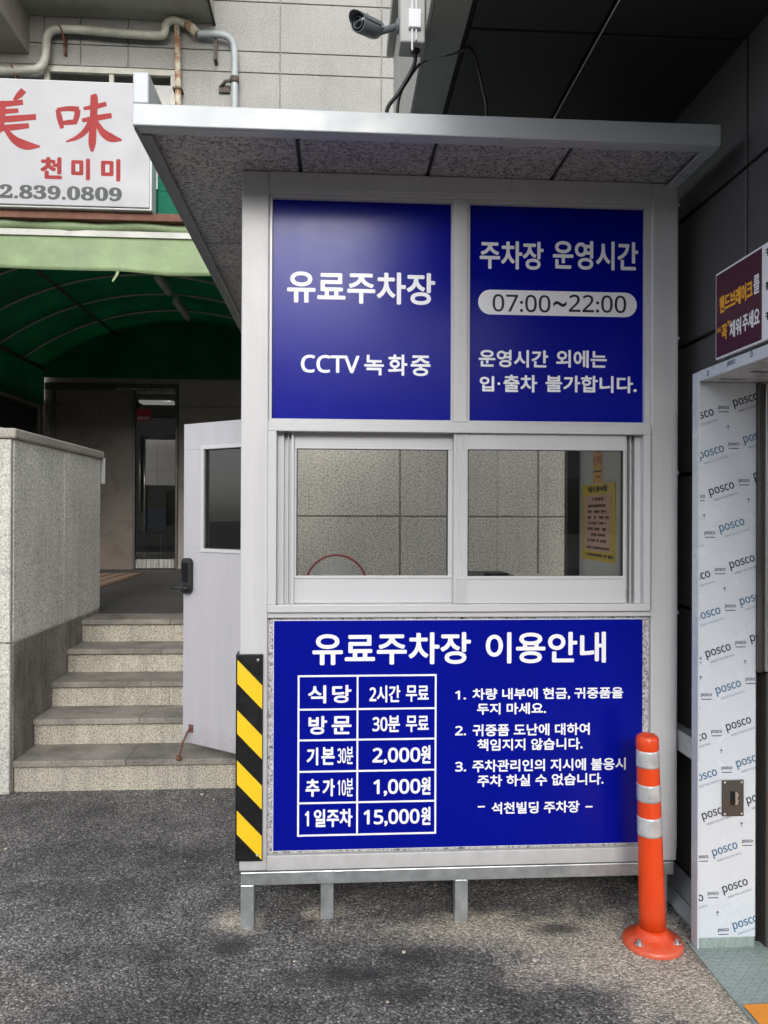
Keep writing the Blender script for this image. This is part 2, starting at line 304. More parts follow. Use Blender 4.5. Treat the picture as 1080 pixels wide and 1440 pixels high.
# ------------------------------------------------------------------ builders
def tag(o, label=None, cat=None, group=None, kind=None):
    for k, v in (('label', label), ('category', cat), ('group', group), ('kind', kind)):
        if v: o[k] = v
    return o
LOC = {}
def thing(name, loc, label, cat, group=None):
    o = bpy.data.objects.new(name, None); o.empty_display_size = .1; COL.objects.link(o); o.location = loc
    LOC[o] = Vector(loc); return tag(o, label, cat, group)
class MB:
    """collects shapes in world coordinates; build() links them as ONE mesh object"""
    def __init__(s): s.bm = bmesh.new()
    def face(s, pts):
        vs = [s.bm.verts.new(p) for p in pts]
        try: return s.bm.faces.new(vs)
        except ValueError: return None
    def box(s, x0, x1, y0, y1, z0, z1):
        if x0 > x1: x0, x1 = x1, x0
        if y0 > y1: y0, y1 = y1, y0
        if z0 > z1: z0, z1 = z1, z0
        v = [s.bm.verts.new(p) for p in ((x0, y0, z0), (x1, y0, z0), (x1, y1, z0), (x0, y1, z0), (x0, y0, z1), (x1, y0, z1), (x1, y1, z1), (x0, y1, z1))]
        for f in ((3, 2, 1, 0), (4, 5, 6, 7), (0, 1, 5, 4), (1, 2, 6, 5), (2, 3, 7, 6), (3, 0, 4, 7)): s.bm.faces.new([v[i] for i in f])
        return s
    def prism(s, pts, d):
        """closed polygon (3-D points) pushed along vector d"""
        d = Vector(d); a = [s.bm.verts.new(p) for p in pts]; b = [s.bm.verts.new(Vector(p)+d) for p in pts]
        s.bm.faces.new(a); s.bm.faces.new(b[::-1]); n = len(a)
        for i in range(n): s.bm.faces.new((a[i], b[i], b[(i+1) % n], a[(i+1) % n]))
        return s
    def tube(s, path, r, seg=12, caps=True):
        path = [Vector(p) for p in path]; rings = []; rs = r if isinstance(r, (list, tuple)) else [r]*len(path)
        t0 = (path[1]-path[0]).normalized(); u = t0.orthogonal().normalized()
        for i, p in enumerate(path):
            t = (path[min(i+1, len(path)-1)]-path[max(i-1, 0)]).normalized()
            u = (u-t*u.dot(t)).normalized(); v = t.cross(u)
            rings.append([s.bm.verts.new(p+(u*math.cos(a)+v*math.sin(a))*rs[i]) for a in (2*math.pi*k/seg for k in range(seg))])
        for a, b in zip(rings, rings[1:]):
            for k in range(seg):
                f = s.bm.faces.new((a[k], a[(k+1) % seg], b[(k+1) % seg], b[k])); f.smooth = True
        if caps: s.bm.faces.new(rings[0][::-1]); s.bm.faces.new(rings[-1])
        return s
    def lathe(s, prof, c=(0, 0, 0), seg=40, axis=None, sm=True):
        """prof = (radius, height) pairs about an axis"""
        c = Vector(c); q = Vector(axis or (0, 0, 1)).normalized().to_track_quat('Z', 'Y'); rings = []
        for r, h in prof:
            rings.append([s.bm.verts.new(c+q @ Vector((r*math.cos(2*math.pi*k/seg), r*math.sin(2*math.pi*k/seg), h))) for k in range(seg)])
        for a, b in zip(rings, rings[1:]):
            for k in range(seg):
                f = s.bm.faces.new((a[k], a[(k+1) % seg], b[(k+1) % seg], b[k])); f.smooth = sm
        s.bm.faces.new(rings[0][::-1]); s.bm.faces.new(rings[-1])
        return s
    def torus(s, c, R0, r, axis, seg=48):
        q = Vector(axis).normalized().to_track_quat('Z', 'Y'); c = Vector(c)
        p = [c+q @ Vector((R0*math.cos(2*math.pi*k/seg), R0*math.sin(2*math.pi*k/seg), 0)) for k in range(seg+1)]
        return s.tube(p, r, 8, False)
    def slabs(s, o, u, v, n, us, vs, gap, th, skip=None):
        """cladding: one bevelled slab per cell of the joint lines us x vs; o + a*u + b*v, thickness th along n"""
        o, u, v, n = map(Vector, (o, u, v, n))
        for a0, a1 in zip(us, us[1:]):
            for b0, b1 in zip(vs, vs[1:]):
                if skip and skip(a0, a1, b0, b1): continue
                g = gap/2; e = min(.004, gap/2)
                q = [o+u*x+v*y for x, y in ((a0+g, b0+g), (a1-g, b0+g), (a1-g, b1-g), (a0+g, b1-g))]
                t = [o+u*x+v*y+n*th for x, y in ((a0+g+e, b0+g+e), (a1-g-e, b0+g+e), (a1-g-e, b1-g-e), (a0+g+e, b1-g-e))]
                m = [p+n*(th-e) for p in q]
                q = [s.bm.verts.new(p) for p in q]; m = [s.bm.verts.new(p) for p in m]; t = [s.bm.verts.new(p) for p in t]
                s.bm.faces.new(t)
                for k in range(4):
                    k2 = (k+1) % 4
                    s.bm.faces.new((q[k], q[k2], m[k2], m[k])); s.bm.faces.new((m[k], m[k2], t[k2], t[k]))
        return s
    def build(s, name, mat, parent=None, bevel=0, label=None, seg=2, loc=None):
        bmesh.ops.recalc_face_normals(s.bm, faces=s.bm.faces)
        base = LOC.get(parent, Vector((0, 0, 0))) if loc is None else Vector(loc)
        off = Vector(loc)-LOC.get(parent, Vector((0, 0, 0))) if loc is not None else Vector((0, 0, 0))
        for v in s.bm.verts: v.co -= base
        me = bpy.data.meshes.new(name); s.bm.to_mesh(me); s.bm.free()
        me.materials.append(M[mat] if isinstance(mat, str) else mat)
        o = bpy.data.objects.new(name, me); COL.objects.link(o); o.location = off
        LOC[o] = base
        if parent: o.parent = parent
        if bevel:
            b = o.modifiers.new('bevel', 'BEVEL'); b.width = bevel; b.segments = seg; b.limit_method = 'ANGLE'; b.angle_limit = R(40); b.harden_normals = False
        if label: o['label'] = label
        return o

_glyph = {}
def sans(t, cap=0x1d5a0, low=0x1d5ba, dig=0x1d7e2):
    """Latin letters and digits drawn with the upright sans shapes of the built-in maths alphabet"""
    return ''.join(chr(dig+ord(c)-48) if '0' <= c <= '9' else chr(cap+ord(c)-65) if 'A' <= c <= 'Z' else chr(low+ord(c)-97) if 'a' <= c <= 'z' else c for c in t)
def serif(t): return sans(t, 0x1d400, 0x1d41a, 0x1d7ce)
def glyphs(s):
    """flat outline mesh of a string as (bbox, polygons)"""
    if s not in _glyph:
        c = bpy.data.curves.new('text', 'FONT'); c.body = s; c.size = 1; c.resolution_u = 4
        o = bpy.data.objects.new('text', c); COL.objects.link(o); bpy.context.view_layer.update()
        me = bpy.data.meshes.new_from_object(o.evaluated_get(bpy.context.evaluated_depsgraph_get()))
        vs = [v.co.copy() for v in me.vertices]; fs = [tuple(p.vertices) for p in me.polygons]
        bpy.data.objects.remove(o); bpy.data.curves.remove(c); bpy.data.meshes.remove(me)
        xs = [v.x for v in vs]; ys = [v.y for v in vs]
        _glyph[s] = ((min(xs), max(xs), min(ys), max(ys)), vs, fs)
    return _glyph[s]
def text(mb, s, o, u, v, n, w, h, bold=.0, copies=8, rot=0):
    """string fitted into the w x h box whose lower left corner is o (u right, v up, n out of the surface)"""
    (x0, x1, y0, y1), vs, fs = glyphs(sans(s)); o, u, v, n = Vector(o), Vector(u).normalized(), Vector(v).normalized(), Vector(n).normalized()
    sx, sy = (w-2*bold)/(x1-x0), (h-2*bold)/(y1-y0)
    offs = [(0, 0)] + ([(bold*math.cos(2*math.pi*k/copies), bold*math.sin(2*math.pi*k/copies)) for k in range(copies)] if bold else [])
    for i, (dx, dy) in enumerate(offs):
        new = []
        for p in vs:
            a, b = bold+(p.x-x0)*sx+dx, bold+(p.y-y0)*sy+dy
            if rot:
                ca, sa = math.cos(rot), math.sin(rot); a, b = a-w/2, b-h/2; a, b = a*ca-b*sa+w/2, a*sa+b*ca+h/2
            new.append(mb.bm.verts.new(o+u*a+v*b+n*(i*.00002)))
        for f in fs:
            try: mb.bm.faces.new([new[k] for k in f])
            except ValueError: pass

UX, UZ, NF = (1, 0, 0), (0, 0, 1), (0, -1, 0)
# ================================================================== GROUND
g = MB(); g.face([(-150, -150, 0), (150, -150, 0), (150, 150, 0), (-150, 150, 0)])
tag(g.build('ground', 'asphalt'), kind='structure')
g = MB(); g.box(1.275, 3.2, -.4, 2.7, -.02, .006)
g = tag(g.build('lift_floor', 'plate'), kind='structure')
g = MB(); g.face([(1.315, 1.3, .0105), (3.1, 1.3, .0105), (3.1, 2.345, .0105), (1.285, 2.345, .0105)])
tag(g.build('floor_marking', 'marking'), kind='structure')

# ================================================================== PARKING BOOTH
YF, YB = 2.90, 4.03                # front face, back of the cabin
XL, XR = -.355, 1.323
booth = thing('parking_booth', (.48, 3.4, 0), 'white parking attendant booth with sliding windows and flat roof, on short steel legs', 'booth')
for a in ((XL, -.253, YF, YF+.10), (1.219, XR, YF, YF+.10), (XL, XL+.10, YB-.10, YB), (XR-.10, XR, YB-.10, YB)):
    m = MB(); m.box(*a, .212, 2.836); m.build('corner_post', 'white', booth, .006, seg=3)
m = MB(); m.box(-.253, 1.219, YF, YF+.08, 2.755, 2.836); m.build('top_beam', 'white', booth, .003)
m = MB(); m.box(-.253, 1.219, YF, YF+.08, .212, .268); m.build('bottom_rail', 'white', booth, .003)
m = MB(); m.box(.445, .499, YF+.004, YF+.08, 1.902, 2.755); m.build('mullion', 'white', booth, .003)
m = MB(); m.box(-.253, 1.219, YF+.006, YF+.08, 1.885, 1.902); m.build('transom', 'white', booth, .003)
m = MB(); m.box(-.253, 1.219, YF+.003, YF+.08, 1.158, 1.18); m.build('transom', 'white', booth, .003)
m = MB()                            # glazing beads round the two upper panes
for x0, x1 in ((-.253, .445), (.499, 1.219)):
    m.box(x0, x1, YF+.010, YF+.05, 2.741, 2.755); m.box(x0, x0+.011, YF+.012, YF+.05, 1.902, 2.741); m.box(x1-.024 if x1 > 1 else x1-.007, x1, YF+.012, YF+.05, 1.902, 2.741); m.box(x0+.011, x1-(.024 if x1 > 1 else .007), YF+.012, YF+.05, 1.902, 1.909)
m.box(-.253, 1.219, YF-.002, YF+.02, 2.772, 2.776)
m.build('glazing_bead', 'white_alu', booth, .0015)
# lower wall panel, printed stone
m = MB(); m.box(-.253, .478, YF+.022, YF+.06, .268, 1.158); m.box(.490, 1.219, YF+.022, YF+.06, .268, 1.158)
m.build('wall_panel', 'wallpanel', booth)
m = MB(); m.box(.478, .490, YF+.026, YF+.06, .268, 1.158); m.build('panel_joint', 'joint', booth)
m = MB(); m.box(XL+.002, XL+.03, YF+.10, 3.36, .212, 2.07); m.box(XL+.002, XL+.03, YF+.10, YB-.10, 2.07, 2.836); m.box(XL+.002, XL+.03, 3.36, YB-.10, .212, .255)
m.build('side_wall', 'white', booth)
m = MB(); m.box(XR-.06, XR, YF+.10, YB-.10, .212, 2.836)
m.build('side_wall', 'inner_grey', booth)
m = MB(); m.box(XL+.10, XR-.10, YB-.05, YB-.01, .212, 1.14); m.build('back_wall', 'white', booth); m = MB(); m.box(XL+.10, XR-.10, YB-.05, YB-.01, 2.3, 2.836); m.build('back_header', 'white', booth)
m = MB(); m.box(XL+.10, XL+.155, YB-.06, YB, 1.14, 2.3); m.box(XR-.123, XR-.0605, YB-.115, YB-.06, 1.14, 2.3); m.box(XL+.155, XR-.10, YB-.06, YB, 2.26, 2.3); m.box(XL+.155, XR-.10, YB-.06, YB, 1.14, 1.17)
m.build('back_window_frame', 'rubber', booth)
m = MB(); m.box(.846, .853, YB-.03, YB-.018, 1.17, 2.26); m.build('back_glass_edge', 'glass', booth)
m = MB(); m.box(XL+.03, XR-.06, YF+.085, YB-.05, 2.78, 2.81); m.build('cabin_ceiling', 'white', booth)
m = MB(); m.box(XL+.03, XR-.06, YF+.06, YB-.05, .215, .25); m.build('cabin_floor', 'counter', booth)
m = MB(); m.box(XL+.04, XR-.065, YF+.13, YF+.50, 1.245, 1.275); m.build('counter', 'counter', booth)
# base beam and legs
m = MB(); m.box(XL+.006, XR-.012, YF-.004, YF+.05, .160, .2095); m.box(XL+.006, XL+.05, YF+.05, YB, .16, .2095); m.box(XR-.062, XR-.012, YF+.05, YB, .16, .2095); m.box(XL+.05, XR-.062, YB-.05, YB, .16, .2095)
m.build('base_beam', 'galv', booth, .003)
for x, y in ((-.349, YF-.002), (-.052, YF+.052), (.458, YF-.0), (1.25, YF+.03), (-.349, YB-.06), (.458, YB-.06), (1.25, YB-.06)):
    m = MB(); m.box(x, x+.05, y, y+.05, -.005, .1605); m.build('leg', 'galv', booth, .003)
m = MB(); m.box(XL+.06, XR-.07, YB-.012, YB-.004, .0, .1595); m.build('base_light_block', 'iron', booth)  # plates added under the booth to block light and darken the gap
m = MB(); m.box(XR-.02, XR-.015, YF+.10, YB-.014, .0, .1595); m.build('base_light_block', 'iron', booth)
# sliding window
wf = MB(); x0, x1, z0, z1 = -.253, 1.212, 1.180, 1.893; f = .034
for y0, y1, ins in ((YF-.012, YF+.012, 0), (YF+.012, YF+.085, .006)):
    wf.box(x0+ins, x1-ins, y0, y1, z1-f, z1-ins); wf.box(x0+ins, x1-ins, y0, y1, z0+ins, z0+.028)
    wf.box(x0+ins, x0+f-.002, y0, y1, z0+.028, z1-f); wf.box(x1-f+.006, x1-ins, y0, y1, z0+.028, z1-f)
frame = wf.build('window_frame', 'white_alu', booth, .0025)
tr = MB(); tr.box(-.221, -.155, YF+.052, YF+.08, 1.208, 1.859)      # sash tracks, seen as ridges at the sides
tr.box(-.221, -.196, YF+.030, YF+.052, 1.208, 1.859); tr.box(-.183, -.179, YF+.030, YF+.052, 1.208, 1.859); tr.box(-.168, -.158, YF+.026, YF+.052, 1.208, 1.859)
tr.build('track', 'white_alu', frame, .0008)
tr = MB(); tr.box(1.118, 1.184, YF+.052, YF+.08, 1.208, 1.859)
for a, b_ in ((1.160, 1.184), (1.141, 1.146), (1.119, 1.129)): tr.box(a, b_, YF+.020, YF+.052, 1.208, 1.859)
tr.build('track', 'white_alu', frame, .0008)
def sash(x0, x1, y, sl, sr, zt, zb):
    s_ = MB(); t_ = .028
    s_.box(x0, x1, y, y+t_, zt, 1.859); s_.box(x0, x1, y, y+t_, 1.209, zb)
    s_.box(x0, x0+sl, y-.001, y+t_, zb, zt); s_.box(x1-sr, x1, y-.001, y+t_, zb, zt)
    s_.box(x0, x1, y-.004, y, zb-.009, zb+.002); s_.box(x0, x1, y-.003, y, zt-.002, zt+.004)
    return s_
sh = sash(-.158, .452, YF+.040, .009, .020, 1.800, 1.312); sw = sh.build('window_sash', 'white_alu', booth, .002)
m = MB(); m.box(-.148, .432, YF+.053, YF+.058, 1.311, 1.801); m.build('glass', 'glass', sw)
sh = sash(.449, 1.118, YF+.006, .054, .009, 1.800, 1.312)
for k in range(4): sh.box(.452+k*.0135, .458+k*.0135, YF+.001, YF+.006, 1.209, 1.859)
sw = sh.build('window_sash', 'white_alu', booth, .0018)
m = MB(); m.box(.503, 1.109, YF+.018, YF+.023, 1.311, 1.801); m.build('glass', 'glass', sw)
m = MB()                            # rubber gaskets round both panes
for a, b_, y in ((-.149, .432, YF+.0395), (.503, 1.109, YF+.0055)):
    m.box(a, b_, y, y+.02, 1.7965, 1.800); m.box(a, a+.0035, y, y+.02, 1.312, 1.7965); m.box(b_-.003, b_, y, y+.02, 1.312, 1.7965)
m.build('gasket', 'rubber', booth)
# roof
roofm = MB(); roofm.box(-.655, 1.30, 2.56, 4.06, 2.855, 2.884); roofm.box(-.655, -.44, 4.06, 5.85, 2.855, 2.884); roof = roofm.build('roof', 'fascia_dark', booth)
m = MB(); m.box(-.667, 1.312, 2.548, 2.562, 2.816, 2.888); m.box(-.667, 1.312, 2.562, 2.606, 2.816, 2.824); m.build('front_fascia', 'fascia', roof, .004, seg=3)
m = MB(); m.box(-.667, -.655, 2.565, 5.86, 2.812, 2.887); m.box(-.655, -.62, 2.61, 5.86, 2.812, 2.822); m.build('side_fascia', 'fascia_dark', roof, .003)
m = MB(); m.box(1.302, 1.314, 2.562, 4.06, 2.814, 2.887); m.box(1.268, 1.302, 2.607, 2.90, 2.8145, 2.8235); m.build('side_fascia', 'fascia', roof, .003)
m = MB(); m.box(-.667, -.615, 2.55, 5.86, 2.8885, 2.992); m.build('raised_edge', 'fascia', roof, .005)
m = MB(); m.slabs((0, 0, 2.856), (1, 0, 0), (0, 1, 0), (0, 0, -1), [-.66, -.137, .345, .825, 1.305], [2.60, 3.70, 4.06, 4.90, 5.86], .014, .018, lambda a0, a1, b0, b1: b0 > 4 and a1 > 0)
for q_ in list(m.bm.verts):
    if q_.co.y > 4.062 and q_.co.x > -.44: q_.co.x = -.44
m.build('soffit_panel', 'soffit', roof)
m = MB(); m.box(-.66, 1.305, 2.6, 4.06, 2.8485, 2.855); m.box(-.66, -.44, 4.06, 5.86, 2.8485, 2.855); m.build('soffit_joint', 'joint', roof)
# white sealant dabs along the right edge
m = MB()
for z in (2.76, 2.24, 1.715, 1.17, .64):
    m.lathe([(.001, -.008), (.006, -.005), (.009, 0), (.006, .006), (.001, .009)], (XR+.006, YF+.02, z), 10, (.2, -.3, 1))
m.box(XR, XR+.005, YF+.012, YF+.028, .25, 2.80)
m.build('sealant', 'vinyl_white', booth)

# open door, hinged at the back left corner
DA = Vector((-.857, 4.403, 0)); DH = Vector((-.345, 4.02, 0)); DU = (DH-DA).normalized(); DN = Vector((-DU.y, DU.x, 0))  # DN points away from the camera
if DN.y < 0: DN = -DN
def dp(s_, d, z): return DA+DU*s_+DN*d+Vector((0, 0, z))
def dbox(mb, s0, s1, d0, d1, z0, z1):
    mb.prism([dp(s0, d0, z0), dp(s1, d0, z0), dp(s1, d0, z1), dp(s0, d0, z1)], DN*(d1-d0)); return mb
W = .632; m = MB()
dbox(m, 0, W, 0, .04, .262, 1.353); dbox(m, 0, W, 0, .04, 1.906, 2.052); dbox(m, 0, .160, 0, .04, 1.353, 1.906); dbox(m, .470, W, 0, .04, 1.353, 1.906)
door = m.build('door', 'lavender', booth, .002, label='pale door standing open beside the booth')
m = MB()
dbox(m, .140, .160, -.006, .046, 1.335, 1.924); dbox(m, .470, .490, -.006, .046, 1.335, 1.924); dbox(m, .160, .470, -.006, .046, 1.335, 1.355); dbox(m, .160, .470, -.006, .046, 1.904, 1.924)
m.build('window_frame', 'white_alu', door, .002)
m = MB(); dbox(m, .160, .470, .018, .023, 1.355, 1.904); m.build('glass', 'dark_glass', door)
m = MB(); dbox(m, .1602, .165, .010, .018, 1.3552, 1.9038); dbox(m, .465, .4698, .010, .018, 1.3552, 1.9038); dbox(m, .165, .465, .010, .018, 1.3552, 1.360); dbox(m, .165, .465, .010, .018, 1.899, 1.9038); m.build('gasket', 'rubber', door)
m = MB()
def rrect(s0, s1, z0, z1, r, d):
    p = []
    for cx, cz, a0 in ((s1-r, z1-r, 0), (s0+r, z1-r, 90), (s0+r, z0+r, 180), (s1-r, z0+r, 270)):
        p += [dp(cx+r*math.cos(R(a0+15*k)), d, cz+r*math.sin(R(a0+15*k))) for k in range(7)]
    return p
m.prism(rrect(.012, .082, 1.100, 1.300, .03, -.032), DN*.031); lock = m.build('lock', 'rubber', door, .004)
m = MB(); m.prism(rrect(.024, .070, 1.165, 1.275, .008, -.035), DN*.0025); m.build('touch_panel', 'lens', lock)
m = MB(); m.lathe([(.016, 0), (.016, .03), (.012, .034)], dp(.047, -.034, 1.135), 20, -DN); m.tube([dp(.047, -.058, 1.135), dp(.0, -.060, 1.134), dp(-.032, -.056, 1.132)], [.011, .010, .009], 10); m.tube([dp(.047, -.058, 1.135), dp(.094, -.058, 1.136)], [.011, .009], 10); m.build('handle', 'rubber', lock)
m = MB(); dbox(m, .055, .085, -.008, 0, .325, .368); m.tube([dp(.07, -.01, .35), dp(.068, -.03, .33), dp(.052, -.045, .275), dp(.035, -.05, .215), dp(.028, -.052, .19)], .006, 8); m.tube([dp(.028, -.052, .195), dp(.026, -.053, .176)], .015, 10)
m.build('door_stop', 'rust', door)

# ------------------------------------------------------------------ signs on the booth
def put(mb, s, px0, py0, px1, py1, Y, bold=.0025, **k):
    """string in the measured box; Y = plane of the board"""
    a = at(px0, (py0+py1)/2, Y)[0]; b = at(px1, (py0+py1)/2, Y)[0]; mx = (px0+px1)/2
    zt = at(mx, py0, Y)[1]; zb = at(mx, py1, Y)[1]
    text(mb, s, (a, Y, zb), UX, UZ, NF, b-a, zt-zb, bold, **k)
A = lambda x, y: (370+x/4, 860+y/4)
B = lambda x, y: (640+x/4, 860+y/4)
C = lambda x, y: (370+x/3.857, 260+y/3.857)
D = lambda x, y: (640+x/3.857, 260+y/3.857)
def many(mb, fn, rows, Y, bold):
    for s, x0, y0, x1, y1 in rows:
        put(mb, s, *fn(x0, y0), *fn(x1, y1), Y, bold)

def parts_text(par, mat, fn, groups, Y, bold):
    for rows in groups:
        for row in rows:
            m_ = MB(); many(m_, fn, [row], Y, bold); m_.build('text_line', mat, par)
YS = YF+.006
t = thing('price_board', (.48, YS, .28), 'wide blue price board with a white tariff table, under the booth windows', 'sign')
m = MB(); m.box(-.230, 1.188, YS, YS+.012, .283, 1.147); m.build('board', 'blue', t, .001)
m = MB(); m.box(-.2315, 1.1895, YS+.001, YS+.0135, .2815, .2835); m.box(-.2315, 1.1895, YS+.001, YS+.0135, 1.1465, 1.1485); m.box(-.2315, -.2295, YS+.001, YS+.0135, .2835, 1.1465); m.build('board_edge', 'vinyl_white', t)
m = MB(); yy = YS-.0006
many(m, A, [('유료주차장', 278, 118, 1168, 298)], yy, .0030)
m.build('heading', 'vinyl_white', t); m = MB()
many(m, B, [('이용안내', 172, 115, 848, 290)], yy, .0030)
m.build('heading', 'vinyl_white', t); parts_text(t, 'vinyl_white', A, [[('식', 252, 415, 355, 517), ('당', 388, 413, 497, 514)], [('방', 255, 588, 360, 692), ('문', 386, 588, 497, 690)], [('기', 245, 765, 310, 866), ('본', 328, 762, 403, 862)],
            [('추', 238, 942, 318, 1042), ('가', 334, 940, 403, 1040)], [('1', 235, 1122, 258, 1208), ('일주차', 285, 1110, 503, 1212)]], yy, .0020)
parts_text(t, 'vinyl_white', A, [[('30분', 418, 760, 507, 858)], [('10분', 418, 938, 507, 1040)]], yy, .0009)
parts_text(t, 'vinyl_white', A, [[('2시간', 598, 415, 772, 512), ('무료', 803, 415, 932, 507)], [('30분', 615, 585, 770, 678), ('무료', 803, 585, 932, 677)]], yy, .0015)
parts_text(t, 'vinyl_white', A, [[('2,000', 615, 765, 885, 860), ('원', 888, 752, 942, 855)], [('1,000', 620, 942, 885, 1037), ('원', 888, 930, 942, 1030)], [('15,000', 565, 1112, 880, 1207), ('원', 888, 1098, 942, 1200)]], yy, .0020)
parts_text(t, 'vinyl_white', B, [[('1.', 0, 445, 62, 495), ('차량 내부에 현금, 귀중품을', 98, 428, 945, 495)], [('두지 마세요.', 123, 513, 512, 578)], [('2.', 0, 643, 62, 697), ('귀중품 도난에 대하여', 98, 630, 757, 698)],
            [('책임지지 않습니다.', 125, 713, 717, 780)], [('3.', 0, 845, 62, 900), ('주차관리인의 지시에 불응시', 97, 828, 960, 897)], [('주차 하실 수 없습니다.', 125, 913, 835, 980)], [('석천빌딩 주차장', 205, 1068, 700, 1135)]], yy, .0013)
m = MB()
xa, zt = at(420, 951, yy); xb, zb = at(612, 1171, yy); xc = at(502.5, 1060, yy)[0]; l = .0034
zr = [at(510, y, yy)[1] for y in (997, 1040, 1084, 1128)]
for x in (xa, xb, xc): m.box(x-l, x+l, yy-.0002, yy+.0004, zb-l, zt+l)
for z in [zt, zb]+zr: m.box(xa-l, xb+l, yy-.0004, yy+.0004, z-l, z+l)
m.build('table_lines', 'vinyl_white', t)
for fx in ((128, 167), (733, 773)):
    m = MB(); x0_, z_ = at(*B(fx[0], 1098), yy); x1_, _ = at(*B(fx[1], 1098), yy); m.box(x0_, x1_, yy-.0002, yy+.0004, z_-.0028, z_+.0028); m.build('dash', 'vinyl_white', t)

YU = YF+.030
t = thing('notice_panel', (.095, YU, 1.905), 'blue panel announcing paid parking and CCTV recording, above the window with the fan', 'sign')
m = MB(); m.box(-.247, .440, YU, YU+.008, 1.905, 2.746); m.build('panel', 'blue', t)
m = MB(); yy = YU-.0006
many(m, C, [('유료주차장', 130, 470, 933, 645)], yy, .0030)
m.build('heading', 'vinyl_white', t); m = MB()
many(m, C, [('CCTV', 205, 923, 523, 1020)], yy, .0020)
m.build('text_line', 'vinyl_white', t)
parts_text(t, 'vinyl_white', C, [[('녹', 548, 922, 655, 1033), ('화', 678, 920, 782, 1035), ('중', 800, 925, 908, 1037)]], yy, .0020)
t = thing('hours_panel', (.85, YU, 1.905), 'blue panel with opening hours in a white pill, above the window with the poster', 'sign')
m = MB(); m.box(.500, 1.200, YU, YU+.008, 1.905, 2.746); m.build('panel', 'blue', t)
m = MB()
parts_text(t, 'vinyl_white', D, [[('주차장', 133, 305, 480, 458), ('운영시간', 530, 305, 993, 462)]], yy, .0026)
parts_text(t, 'vinyl_white', D, [[('운영시간', 128, 895, 505, 990), ('외에는', 548, 897, 823, 992), ('입', 133, 1037, 212, 1120), ('출차', 262, 1030, 445, 1125), ('불가합니다.', 490, 1035, 985, 1127)]], yy, .0019)
x_, z_ = at(*D(237, 1078), yy); m.lathe([(.005, 0), (.005, .0005)], (x_, yy, z_), 14, (0, -1, 0), False)
m.build('middle_dot', 'vinyl_white', t)
m = MB(); x0_, z1_ = at(*D(125, 567), yy); x1_, z0_ = at(*D(985, 719), yy); r_ = (z1_-z0_)/2; zc_ = (z0_+z1_)/2; pts = []
for cx, a0 in ((x1_-r_, -90), (x0_+r_, 90)): pts += [(cx+r_*math.cos(R(a0+10*k)), yy, zc_+r_*math.sin(R(a0+10*k))) for k in range(19)]
m.prism(pts, (0, -.0004, 0)); pill = m.build('pill_field', 'vinyl_white', t)
m = MB(); many(m, D, [('07:00', 203, 595, 517, 690), ('~', 532, 630, 605, 662), ('22:00', 617, 598, 928, 693)], yy-.0006, .0008)
m.build('lettering', 'vinyl_black', pill)

# yellow and black corner guard
t = thing('hazard_board', (-.32, YF-.03, .25), 'yellow and black striped guard board on the booth post beside the open door', 'guard')
hx0, hx1, hz0, hz1, hy = -.364, -.268, .256, 1.026, YF-.016
m = MB(); m.box(hx0, hx1, hy, hy+.013, hz0, hz1); m.box(hx0-.004, hx0, hy+.002, YF+.06, hz0, hz1); bd = m.build('board', 'blackboard', t, .003)
m = MB()
Wd = hx1-hx0-.004
for k in range(4):
    m = MB(); zt_ = 1.006-.1865*k; zb_ = zt_-.088
    poly = [(0, zt_), (Wd, zt_-Wd*1.05), (Wd, zb_-Wd*1.05), (0, zb_)]
    m.prism([(hx0+.002+a, hy-.0012, b_) for a, b_ in poly], (0, .0016, 0))
    m.build('stripe', 'yellow', t)
for z in (hz0+.022, hz1-.022):
    m = MB(); m.lathe([(.006, 0), (.006, .002), (.003, .004)], (hx1-.018, hy, z), 12, (0, -1, 0)); m.build('screw', 'steel', t)

# ------------------------------------------------------------------ things inside the booth
t = thing('stand_fan', (0.005, 3.86, .25), 'stand fan with a red rimmed wire guard inside the booth', 'fan')
fc = Vector((.005, 3.83, 1.192)); fa = Vector((.05, -1, .05)).normalized(); q = fa.to_track_quat('Z', 'Y')
m = MB(); m.torus(fc, .152, .0055, fa, 64); gd = m.build('guard_rim', 'fan_red', t)
m = MB()
for sgn in (1, -1):
    for k in range(56):
        a = 2*math.pi*k/56; d = q @ Vector((math.cos(a), math.sin(a), 0))
        m.tube([fc+d*.150, fc+d*.10+fa*.035*sgn, fc+d*.035+fa*.048*sgn], .0022, 4, False)
    m.torus(fc+fa*.044*sgn, .05, .0016, fa, 24); m.torus(fc+fa*.036*sgn, .097, .0014, fa, 40)
m.build('wire_guard', 'wire', t)
m = MB()
for k in range(5):
    pts = []
    for r_, a_ in ((.03, -.25), (.07, -.35), (.125, -.30), (.135, 0), (.125, .38), (.07, .30), (.03, .25)):
        a = 2*math.pi*k/5+a_; pts.append(fc+q @ Vector((r_*math.cos(a), r_*math.sin(a), -.02+.06*(a_)*(r_/.135))))
    m.prism(pts, fa*.002)
m.build('blade', 'fan_blade', t)
m = MB(); m.lathe([(.03, -.05), (.045, -.09), (.05, -.15), (.03, -.18)], fc, 20, fa); m.build('motor', 'wire', t); m = MB(); m.lathe([(.034, .045), (.034, .055)], fc, 20, fa); m.build('hub_cap', 'wire', t)
m = MB(); m.tube([(.0, 3.95, .27), (.0, 3.95, 1.14)], .013, 12); m.tube([(.0, 3.95, 1.13), (.0, 3.945, 1.185)], .017, 12); m.build('pole', 'wire', t)
m = MB(); m.lathe([(.15, 0), (.15, .012), (.05, .03), (.02, .05)], (0, 3.95, .25), 32); m.build('base', 'fan_red', t)

